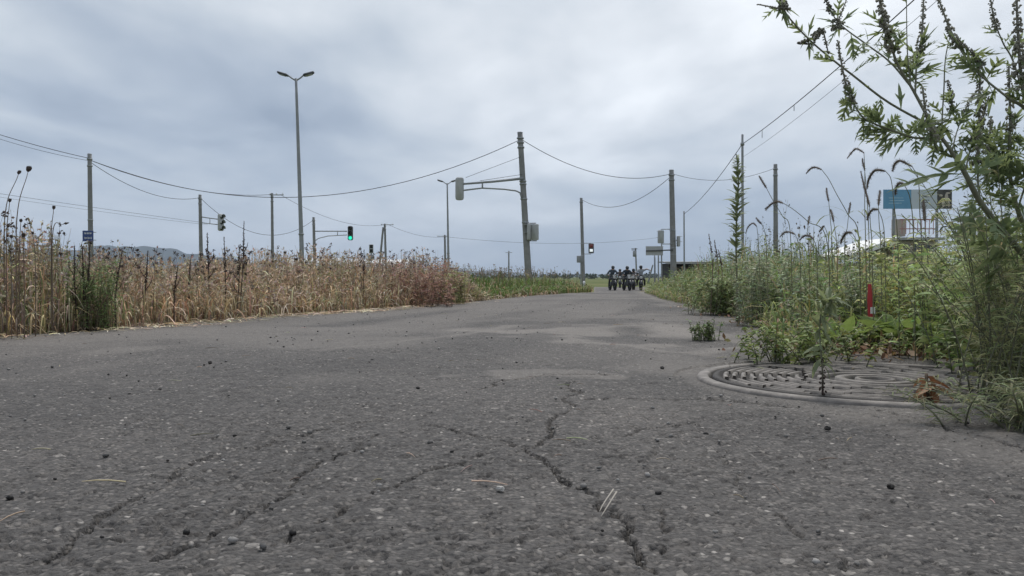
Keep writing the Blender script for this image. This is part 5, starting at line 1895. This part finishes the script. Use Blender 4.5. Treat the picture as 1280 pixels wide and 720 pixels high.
# ---- foxtails
def foxtails():
    r = np.random.default_rng(81)
    FX = [  # head tip..neck pixels, lower stem pixels, depth, head radius, label
        ([(1008, 217), (1012, 212), (1018, 209), (1027, 212)], [(1036, 224), (1046, 243), (1060, 268), (1074, 298)], 2.75, 0.0040, 'arching foxtail nodding left between the concrete pole and billboard'),
        ([(1059, 198), (1065, 190), (1071, 186), (1080, 191)], [(1081, 215), (1081, 260), (1082, 300)], 2.70, 0.0040, 'highest foxtail, its head hooked to the left'),
        ([(1078, 198), (1079, 205), (1081, 213)], [(1083, 240), (1086, 290)], 2.75, 0.0035, 'small upright foxtail just below the highest hooked one'),
        ([(1084, 236), (1086, 224), (1094, 213), (1107, 214)], [(1114, 225), (1118, 260), (1122, 300)], 2.45, 0.0055, 'thick dark foxtail bent over left of the billboard'),
        ([(1076, 214), (1080, 232), (1084, 246), (1087, 258)], [(1088, 280), (1090, 310)], 2.5, 0.0044, 'long upright foxtail beside the thick bent one'),
        ([(1100, 238), (1099, 247), (1098, 257)], [(1099, 280), (1101, 310)], 2.6, 0.0046, 'stubby upright foxtail touching the left end of the billboard'),
        ([(949, 220), (953, 227), (958, 235)], [(966, 250), (978, 270), (988, 292)], 3.0, 0.0042, 'straight foxtail slanting left beside the concrete pole'),
        ([(957, 263), (963, 256), (971, 252), (979, 254)], [(992, 262), (1010, 277), (1034, 302)], 2.7, 0.0048, 'foxtail with a drooping head crossing the concrete pole'),
        ([(1033, 235), (1034, 243), (1036, 252)], [(1038, 275), (1040, 305)], 3.0, 0.0040, 'upright foxtail right of the arching one'),
        ([(1063, 253), (1062, 260), (1061, 267)], [(1059, 285), (1056, 310)], 3.0, 0.0038, 'short upright foxtail midway between pole and billboard'),
        ([(1012, 270), (1011, 275), (1010, 281)], [(1010, 295), (1011, 315)], 3.0, 0.0038, 'tiny upright foxtail low beside the bent stems'),
        ([(1024, 290), (1027, 286), (1030, 282)], [(1034, 292), (1036, 310)], 2.9, 0.0036, 'tiny low foxtail leaning left'),
        ([(1038, 262), (1040, 268), (1042, 277)], [(1044, 290), (1046, 312)], 2.9, 0.0045, 'dark upright foxtail halfway up a bare stalk'),
        ([(1051, 305), (1053, 298), (1058, 291), (1065, 291)], [(1070, 300), (1074, 318)], 2.6, 0.0058, 'fat low foxtail curling left above the grass'),
        ([(945, 272), (948, 276), (952, 280)], [(956, 290), (958, 312)], 3.1, 0.0036, 'small foxtail at the left end of the foxtails'),
        ([(1116, 214), (1118, 206), (1125, 201), (1140, 208)], [(1148, 225), (1150, 270), (1152, 310)], 2.2, 0.0048, 'foxtail bent over just above the billboard'),
        ([(1119, 244), (1120, 236), (1124, 229), (1130, 230)], [(1138, 250), (1142, 300)], 2.2, 0.0048, 'foxtail hanging in front of the blue billboard panel'),
        ([(1154, 250), (1155, 262), (1156, 276)], [(1157, 300), (1160, 330)], 2.3, 0.0065, 'stout upright foxtail before the pale billboard panel'),
        ([(1084, 275), (1086, 268), (1091, 262), (1098, 262)], [(1104, 280), (1106, 312)], 2.5, 0.0050, 'low curled foxtail above the beige house'),
        ([(975, 296), (980, 291), (987, 290), (994, 293)], [(998, 304), (1000, 322)], 2.9, 0.0045, 'low foxtail arched over the grass right of the pole'),
        ([(1000, 300), (1005, 295), (1012, 295), (1017, 299)], [(1020, 308), (1021, 322)], 2.8, 0.0045, 'low arched foxtail in the middle of the grass'),
        ([(932, 292), (935, 284), (941, 279), (946, 283)], [(948, 300), (949, 325)], 3.3, 0.0036, 'thin hooked foxtail close to the tall leafy weed'),
    ]
    for head, low, d, rad, lab in FX:
        lp = low[-1]
        bx_ = (lp[0] + 3 - 640) / FPX * d
        root = np.array((bx_, d, float(gz(bx_, d))))
        hp = np.array([P(x, y, d - 0.02 * i) for i, (x, y) in enumerate(head)])
        sp = np.array([P(x, y, d) for x, y in low])
        T = Thing('foxtail_grass', lab, 'grass stalk', root, 'foxtails on the right verge')
        stem = resample(np.concatenate(([root], sp[::-1], hp[::-1][:1])), 26)
        T.part('stem', g_tubes(stem, np.linspace(0.0016, 0.0009, 26), 5), M['foxstem'])
        ax = resample(hp[::-1], 20)
        core = g_tubes(ax, rad * 0.62 * np.interp(np.linspace(0, 1, 20), (0, 0.12, 0.7, 1), (0.5, 1, 0.9, 0.35)), 6)
        n = 420
        t = r.random(n) * 18.99
        i = t.astype(int)
        c = ax[i] + (ax[i + 1] - ax[i]) * (t - i)[:, None]
        tg = nrm(ax[i + 1] - ax[i])
        dv = nrm(nrm(r.normal(0, 1, (n, 3))) + tg * 0.7)
        ln = rad * (1.1 + 1.0 * r.random(n)) * np.interp(t / 19, (0, 0.1, 0.8, 1), (0.6, 1, 0.9, 0.5))
        path = np.stack((c, c + dv * ln[:, None] * 0.5, c + dv * ln[:, None]), 1)
        br = g_strips(path, np.full((n, 3), 0.00032) * (1.4, 1, 0.3), nrm(np.cross(dv, r.normal(0, 1, (n, 3)))))
        hd = T.part('seed_head', core, M['foxhead'])
        bo = T.part('bristles', br, M['foxhead'], hd)
        bo['kind'] = 'stuff'
        # one or two blades on the stem
        for q in range(2):
            p = stem[5 + 5 * q]
            L = rvec(r, 1)
            path = bez(p[None], p[None] + L * 0.05 + (0, 0, 0.05), p[None] + L * (0.09 + 0.05 * r.random()) + (0, 0, 0.01), 6)
            T.part('blade', g_strips(path, np.array([[.6, 1, 1, .8, .5, .05]]) * 0.0024, nrm(np.cross(L, (0, 0, 1.0)))), M['talleaf'])


foxtails()


# ---- dead stalks on the left
def dead_stalks():
    r = np.random.default_rng(91)
    NEST = [  # head px, foot px, depth, head size, label
        ((35, 215), (21, 275), 3.05, 0.0115, 'dead seed head, the largest and highest at the far left'),
        ((23, 218), (6, 272), 3.15, 0.0085, 'small dead seed head just left of the highest one'),
        ((12, 253), (8, 300), 3.05, 0.0070, 'drooping dead seed head close to the left frame edge'),
        ((67, 262), (64, 300), 3.2, 0.0080, 'dead seed head on a thin stem midway to the blue-signed pole'),
        ((80, 280), (66, 291), 3.2, 0.0090, 'dead seed head bent out to the right of its stem'),
        ((26, 278), (24, 320), 3.1, 0.0070, 'small dead seed head below the highest one'),
        ((29, 297), (30, 335), 3.0, 0.0085, 'dark dead seed head low at the left'),
        ((14, 298), (14, 335), 3.0, 0.0065, 'tiny dark seed head low beside the left frame edge'),
        ((41, 293), (44, 325), 3.1, 0.0055, 'faint dead seed head low above the straw'),
    ]
    for hd, ft, d, s, lab in NEST:
        h = P(hd[0], hd[1], d)
        x0 = (ft[0] - 640) / FPX * d
        root = np.array((x0, d, float(gz(x0, d))))
        T = Thing('dead_umbel', lab, 'weed', root, 'dead seed heads at the left end of the bank')
        stem = resample(np.array((root, P(ft[0], ft[1], d), h)), 18)
        T.part('stem', g_tubes(stem, np.linspace(0.0022, 0.0011, 18), 5), M['deadstem'])
        n = 60
        L = rvec(r, n)
        ax = nrm(stem[-1] - stem[-2])
        p1 = h + L * s * 0.9 + ax * s * 0.5
        p2 = h + L * (s * (0.15 + 0.55 * r.random(n)))[:, None] + ax * (s * (1.3 + 0.7 * r.random(n)))[:, None]
        T.part('seed_head', g_cat(g_tubes(bez(np.broadcast_to(h, (n, 3)).copy(), p1, p2, 5), np.array((0.5, 0.8, 1.2, 1.5, 0.7))[None] * s * 0.10, 4, cap=False), g_ball(h + ax * s * 0.8, s * 0.55, 8, 6)), M['deadhead'])
    DOCK = [  # top px, foot px, depth, radius, label
        ((185, 313), (177, 396), 3.75, 0.0060, 'dark dead dock stalk leaning right of the green bush'),
        ((222, 333), (217, 405), 3.8, 0.0062, 'dark dead dock stalk at the road edge, shortest of the pair'),
        ((259, 291), (262, 340), 4.4, 0.0085, 'dark seed stalk beside the unlit signal pole'),
        ((280, 296), (281, 345), 4.4, 0.0070, 'dark seed stalk right of the unlit signal pole'),
        ((305, 276), (299, 345), 4.5, 0.0070, 'tallest dark seed stalk between two poles'),
        ((299, 306), (296, 350), 4.4, 0.0085, 'stubby dark seed stalk beneath the tallest one'),
        ((93, 307), (98, 375), 3.4, 0.0062, 'leftmost dark spike rising out of the green bush'),
        ((103, 309), (103, 375), 3.4, 0.0055, 'second dark spike rising out of the green bush'),
        ((112, 306), (108, 375), 3.4, 0.0062, 'dark spike of the green bush next to the blue-signed pole'),
        ((153, 312), (144, 375), 3.5, 0.0055, 'bent dark spike right of the blue-signed pole'),
        ((238, 323), (237, 370), 4.2, 0.0055, 'small dark seed stalk left of the unlit signal pole'),
        ((455, 312), (453, 355), 5.6, 0.0070, 'dark seed stalk near the grey pedestrian signal'),
        ((573, 343), (578, 375), 7.2, 0.0100, 'dark stalk at the far end of the dry bank'),
    ]
    for tp, ft, d, rad, lab in DOCK:
        t = P(tp[0], tp[1], d)
        x0 = (ft[0] - 640) / FPX * d
        root = np.array((x0, d, float(gz(x0, d))))
        T = Thing('dead_dock', lab, 'weed', root, 'dark dead stalks in the dry bank')
        ax = resample(np.array((root, (root + t) / 2 + r.normal(0, 0.006, 3), t)), 20)
        T.part('stem', g_tubes(ax, np.linspace(0.0034, 0.0016, 20), 5), M['darkspike'])
        T.part('seed_spike', spike_geo(r, ax[11:], rad, 0.55), M['darkspike'])
        for j in range(3):
            i = 6 + 3 * j
            L = rvec(r, 1)[0]
            a2 = np.array((ax[i], ax[i] + L * 0.02 + (0, 0, 0.03), ax[i] + L * 0.03 + (0, 0, 0.06)))
            T.part('side_spike', spike_geo(r, a2, rad * 0.6, 0.5), M['darkspike'])


dead_stalks()


# ---- bushes of fine foliage
def bush(name, label, cat, root, H, spread, n, leaves, ln, lw, col, stemcol, seed, lean=(0, 0), t0=0.03, group=None, rise=0.6, foot=0.45):
    r = np.random.default_rng(seed)
    T = Thing(name, label, cat, root, group)
    S = Soup()
    base = root + r.normal(0, 0.012 + spread * foot, (n, 3)) * (1, 1, 0)
    L = rvec(r, n) * (spread * (0.25 + 0.75 * r.random(n)))[:, None] + np.array((lean[0], lean[1], 0))
    hh = H * (0.55 + 0.45 * r.random(n))
    up = np.array((0, 0, 1.0))
    path = bez(base, base + up * (hh * 0.6)[:, None] + L * 0.25, base + up * hh[:, None] + L, 9)
    so = T.part('stems', g_tubes(path, np.linspace(1, 0.4, 9)[None] * 0.0016 * np.ones((n, 1)), 4), stemcol)
    so['kind'] = 'stuff'
    side_leaves(S, r, path, leaves, ln, lw, np.asarray(col) * 1.35, t0, 1.0, 0.25, 4, rise)
    f = T.part('foliage', S.geo(), M['blade'], cols=S.cols())
    f['kind'] = 'stuff'
    return T


def at(px, py_or_d, d=None):
    d = d if d is not None else CAM_H * FPX / (py_or_d - HOR)
    x = (px - 640) / FPX * d
    return np.array((x, d, float(gz(x, d))))


bush('green_bush', 'dark green bushy weed in the dry grass below the blue-signed pole', 'plant', at(113, 0, 3.45), 0.30, 0.085, 60, 60, 0.022, 0.0022, DG * 0.9 + 0.01, M['deadstem'], 201)
bush('rust_weed', 'reddish dead weed clump at the far end of the dry bank', 'weed', at(534, 0, 6.35), 0.34, 0.16, 55, 40, 0.04, 0.0040, RUST * 1.1 + 0.03, M['deadstem'], 202, foot=0.6)
bush('olive_weed', 'tall pale weed clump at the end of the dry bank', 'weed', at(565, 0, 6.9), 0.30, 0.11, 40, 36, 0.045, 0.0045, OLIVE * 1.05, M['deadstem'], 203)
bush('feathery_weed', 'fine feathery green weed overhanging the manhole from the right edge', 'plant', at(1268, 0, 1.52), 0.36, 0.20, 56, 64, 0.034, 0.0012, np.array((0.30, 0.315, 0.165)), M['ragstem'], 204, (-0.03, -0.06), foot=0.08)
bush('feathery_weed', 'small feathery weed lying over the asphalt at the lower right', 'plant', at(1300, 0, 1.20), 0.08, 0.13, 40, 60, 0.028, 0.0011, np.array((0.190, 0.205, 0.110)), M['ragstem'], 205, (-0.04, -0.02), foot=0.2)
bush('feathery_weed', 'tall feathery weed at the right frame edge under the ragweed', 'plant', at(1292, 0, 1.62), 0.46, 0.17, 40, 60, 0.036, 0.0013, np.array((0.30, 0.325, 0.17)), M['ragstem'], 213, (-0.05, 0.0), foot=0.1)
bush('leafy_undergrowth', 'bright leafy undergrowth filling the right edge below the ragweed leaves', 'plant', at(1278, 0, 1.85), 0.36, 0.20, 60, 44, 0.036, 0.0060, np.array((0.190, 0.235, 0.085)), M['ragstem'], 214, (-0.03, 0.0), foot=0.4)
bush('small_weed', 'small green weed growing alone out of the asphalt beside the dusty dip', 'plant', at(880, 424), 0.075, 0.040, 26, 18, 0.016, 0.0035, np.array((0.115, 0.150, 0.055)), M['ragstem'], 206, foot=0.22)
bush('bushy_herb', 'yellow-green herb spreading over the back rim of the manhole', 'plant', at(1000, 0, 2.17), 0.105, 0.12, 46, 30, 0.022, 0.0042, np.array((0.150, 0.185, 0.060)), M['ragstem'], 207)
bush('bushy_herb', 'grey-green bushy herb behind the red stake', 'plant', at(1072, 0, 3.0), 0.26, 0.13, 60, 50, 0.028, 0.0030, SAGE * 0.95, M['ragstem'], 208)
bush('bushy_herb', 'light green bushy herb below the tall leafy weed', 'plant', at(905, 0, 4.7), 0.23, 0.16, 60, 44, 0.036, 0.0050, np.array((0.180, 0.215, 0.095)), M['ragstem'], 209)
bush('bushy_herb', 'sage-green upright herb right of the tall leafy weed', 'plant', at(968, 0, 3.7), 0.33, 0.13, 70, 56, 0.024, 0.0035, SAGE, M['ragstem'], 210)
bush('bushy_herb', 'tall yellowish herb in front of the beige house', 'plant', at(1160, 0, 2.75), 0.36, 0.15, 60, 50, 0.030, 0.0035, YG, M['ragstem'], 211)
bush('bushy_herb', 'dense green herb under the ragweed leaves', 'plant', at(1225, 0, 2.2), 0.30, 0.16, 70, 60, 0.026, 0.0032, MG, M['ragstem'], 212)

# ---- broad-leaved plants by the red stake
r = np.random.default_rng(301)
for k, (px, d, n, s, lab) in enumerate(((1056, 2.50, 10, 0.135, 'broad-leaved green plant left of the red stake'), (1125, 2.48, 13, 0.135, 'broad-leaved bright green plant right of the red stake'),
                                         (1165, 2.42, 11, 0.12, 'broad-leaved plant at the back rim of the manhole under the herbs'))):
    root = at(px, 0, d)
    T = Thing('broad_leaved_plant', lab, 'plant', root, 'broad-leaved plants near the red stake')
    T.part('crown', g_ball(root + (0, 0, 0.008), (0.014, 0.014, 0.012)), M['ragstem'])
    for j in range(n):
        a = 2 * math.pi * (j + r.random() * 0.6) / n
        dr = np.array((math.cos(a), math.sin(a) * 0.8, r.uniform(0.6, 1.6)))
        T.leaf('leaf', LM_BROAD[j % 2], M['broadleaf'], frame(root + (0, 0, 0.01), dr, s * (0.7 + 0.5 * r.random()), roll=r.normal(0, 0.3)))

# ---- dark seedling standing in front of the manhole
root = at(1029, 496)
T = Thing('weed_seedling', 'thin dark weed standing upright at the front rim of the manhole', 'plant', root)
dd = root[1]
ax = resample(np.array((root, P(1028, 462, dd), P(1025, 425, dd), P(1026, 392, dd), P(1034, 376, dd), P(1044, 379, dd))), 30)
T.part('stem', g_tubes(ax, np.linspace(0.0016, 0.0007, 30), 6), M['ragstem'])
T.part('dead_base', spike_geo(np.random.default_rng(4), ax[0:9], 0.0065, 0.5), M['darkspike'])
for j in range(60):
    i = 7 + int(21 * (j + r.random()) / 60)
    T.leaf('leaf', LM_LANCE[j % 2], M['talleaf'], frame(ax[i], nrm(r.normal(0, 1, 3)) + (0, 0, 0.3), 0.022 + 0.020 * r.random(), roll=r.normal(0, .5)))

# ---- wilted brown plant on the rim
root = at(1163, 503)
T = Thing('wilted_plant', 'wilted reddish brown leaves curled at the front of the manhole', 'plant', root)
T.part('stem', g_tubes(resample(np.array((root, root + (-0.005, 0, 0.025), root + (-0.004, 0.004, 0.05))), 8), 0.0028, 6), M['deadstem'])
for j in range(13):
    a = 2 * math.pi * j / 13 + r.random()
    z = r.uniform(0.010, 0.048)
    T.leaf('leaf', LM_DEAD[j % 2], M['brownleaf'], frame(root + (-0.004, 0, z), (math.cos(a), math.sin(a), r.uniform(-0.9, 0.4)), 0.028 + 0.022 * r.random(), roll=r.normal(0, .6)))
# ---- red stake
M['red'] = mat_plain('red_plastic', (0.42, 0.035, 0.040), 0.5, vary=0.15, scale=20)
root = at(1091, 0, 2.62)
T = Thing('marker_stake', 'short red marker stake standing among the broad leaves', 'stake', root)
top = P(1087, 355, 2.62)
ax = np.linspace(0, 1, 5)[:, None]
T.part('stake', g_tubes(root + (top - root) * ax, np.array((0.0105, 0.0105, 0.0100, 0.0095, 0.0055)), 4), M['red'], smooth=False)
T.part('paper_tag', g_box(P(1091, 388, 2.60), (0.016, 0.002, 0.020), 0.3), M['white_paint'], smooth=False)

# ---- bits lying on the asphalt
M['twig'] = mat_plain('pale_twig', (0.34, 0.31, 0.27), 0.9, scale=60)
M['chip'] = mat_plain('pale_stone', (0.44, 0.42, 0.39), 0.9, scale=60)
M['clod'] = mat_plain('dark_clod', (0.022, 0.020, 0.019), 0.95, scale=60, vary=0.4)
p = [at(*q) for q in ((771, 631), (763, 644), (752, 662))]
q_ = [at(*q) for q in ((771, 631), (760, 648), (754, 660))]
lift = np.array((0, 0, 0.009))
one('twig', 'pale forked straw lying on the main crack in the foreground', 'twig',
    g_cat(g_tubes(resample(np.array(p) + lift, 8), np.linspace(0.0012, 0.0004, 8), 5), g_tubes(resample(np.array(q_) + lift * 1.3 + (-0.003, 0, 0), 8), np.linspace(0.0010, 0.0004, 8), 5)), M['twig'], p[0])


def pebble_geo(r, c, s):
    V, Q, T_ = g_ball((0, 0, 0), 1.0, 7, 5)
    V = V * (1 + r.normal(0, 0.16, (len(V), 1))) * np.array((1, 0.8, 0.6)) * s
    a = r.random() * 6
    ca, sa = math.cos(a), math.sin(a)
    V = V @ np.array(((ca, -sa, 0), (sa, ca, 0), (0, 0, 1)))
    return V + c, Q, T_


rp = np.random.default_rng(401)
for px, py, s, mm, lab in ((625, 620, 0.0046, 'chip', 'pale stone chip lying left of the main crack in the foreground'), (1035, 543, 0.0050, 'clod', 'small dark clod on the asphalt in front of the manhole'),
                           (1115, 618, 0.0046, 'clod', 'dark clod on the asphalt at the lower right'), (262, 460, 0.0065, 'clod', 'black clod on the asphalt at left, nearer the dry grass'),
                           (828, 463, 0.0065, 'clod', 'black clod lying just left of the manhole')):
    c = at(px, py)
    one('pebble', lab, 'pebble', pebble_geo(rp, c + (0, 0, s * 0.5 + 0.002), s), M[mm], c, 'bits lying on the asphalt', smooth=False)
S = Soup()
n = 1500
yy = 0.62 * (7.5 / 0.62) ** rp.random(n)
xx = xl(yy) + (xr(yy) - xl(yy)) * rp.random(n)
mm = (np.abs(xx) < 0.66 * yy) & (np.hypot(xx - MH[0], yy - MH[1]) > MHR + 0.02)
for x, y in zip(xx[mm], yy[mm]):
    s = 0.0012 + 0.0034 * rp.random() ** 3
    dark = rp.random() < 0.22
    S.add(pebble_geo(rp, np.array((x, y, float(gz(x, y)) + 0.0025)), s), (0.03, 0.028, 0.027) if dark else np.array((0.22, 0.21, 0.20)) * (0.6 + 1.1 * rp.random()))
# crumbs broken off the crack edges
for pl, w, dd_ in CRP:
    L_ = np.linalg.norm(np.diff(pl, axis=0), axis=1)
    for q in range(int(L_.sum() * 45)):
        i = rp.choice(len(L_), p=L_ / L_.sum())
        c = pl[i] + (pl[i + 1] - pl[i]) * rp.random() + rp.normal(0, 0.008, 2)
        s = 0.0008 + 0.0020 * rp.random() ** 3
        S.add(pebble_geo(rp, np.array((c[0], c[1], float(gz(c[0], c[1])) + 0.001)), s), np.array((0.17, 0.16, 0.15)) * (0.6 + 1.0 * rp.random()))
stuff('gravel', S, M['dryblade'], 'fine loose grit and stone chips scattered over the asphalt', 'gravel')

# stray bits of straw blown over the road
S = Soup()
n = 90
yy = 0.75 * (6.0 / 0.75) ** rp.random(n)
xx = np.clip(xl(yy), -0.62 * yy, None) + (np.minimum(xr(yy), 0.62 * yy) - np.clip(xl(yy), -0.62 * yy, None)) * rp.random(n)
L = rvec(rp, n)
ln = 0.012 + 0.035 * rp.random(n) ** 2
b = drop(np.stack((xx, yy), 1)) + (0, 0, 0.0045)
path = bez(b, b + L * (ln * 0.5)[:, None] + (0, 0, 0.003), b + L * ln[:, None], 4)
S.add(g_tubes(path, np.full((n, 4), 0.0007) * (1, 1, 0.9, 0.5), 4, cap=False), np.repeat(jit(rp, pick(rp, [PALE, GREYB, GREYB * 1.5, PALE * 0.7], (1, 1, 1, 1), n) * 0.8, n), 16, axis=0))
stuff('straw_bits', S, M['dryblade'], 'stray bits of straw blown across the asphalt', 'litter')

# ================================================================== AIR
HAZE = 1.75e-4
me = to_mesh('haze', g_box((0, 3300, 197), (14600, 8000, 410)))
m, g, o = new_mat('haze_air')
pv = g.n('ShaderNodeVolumePrincipled', i_Density=HAZE)
pv.inputs['Color'].default_value = (0.72, 0.84, 1.0, 1)
pv.inputs['Anisotropy'].default_value = 0.0
g.l(pv.outputs[0], o.inputs['Volume'])
hz = mesh_obj('haze', me, m)
tag(hz, 'thin pale haze filling the air over the whole plain', 'haze', kind='stuff')
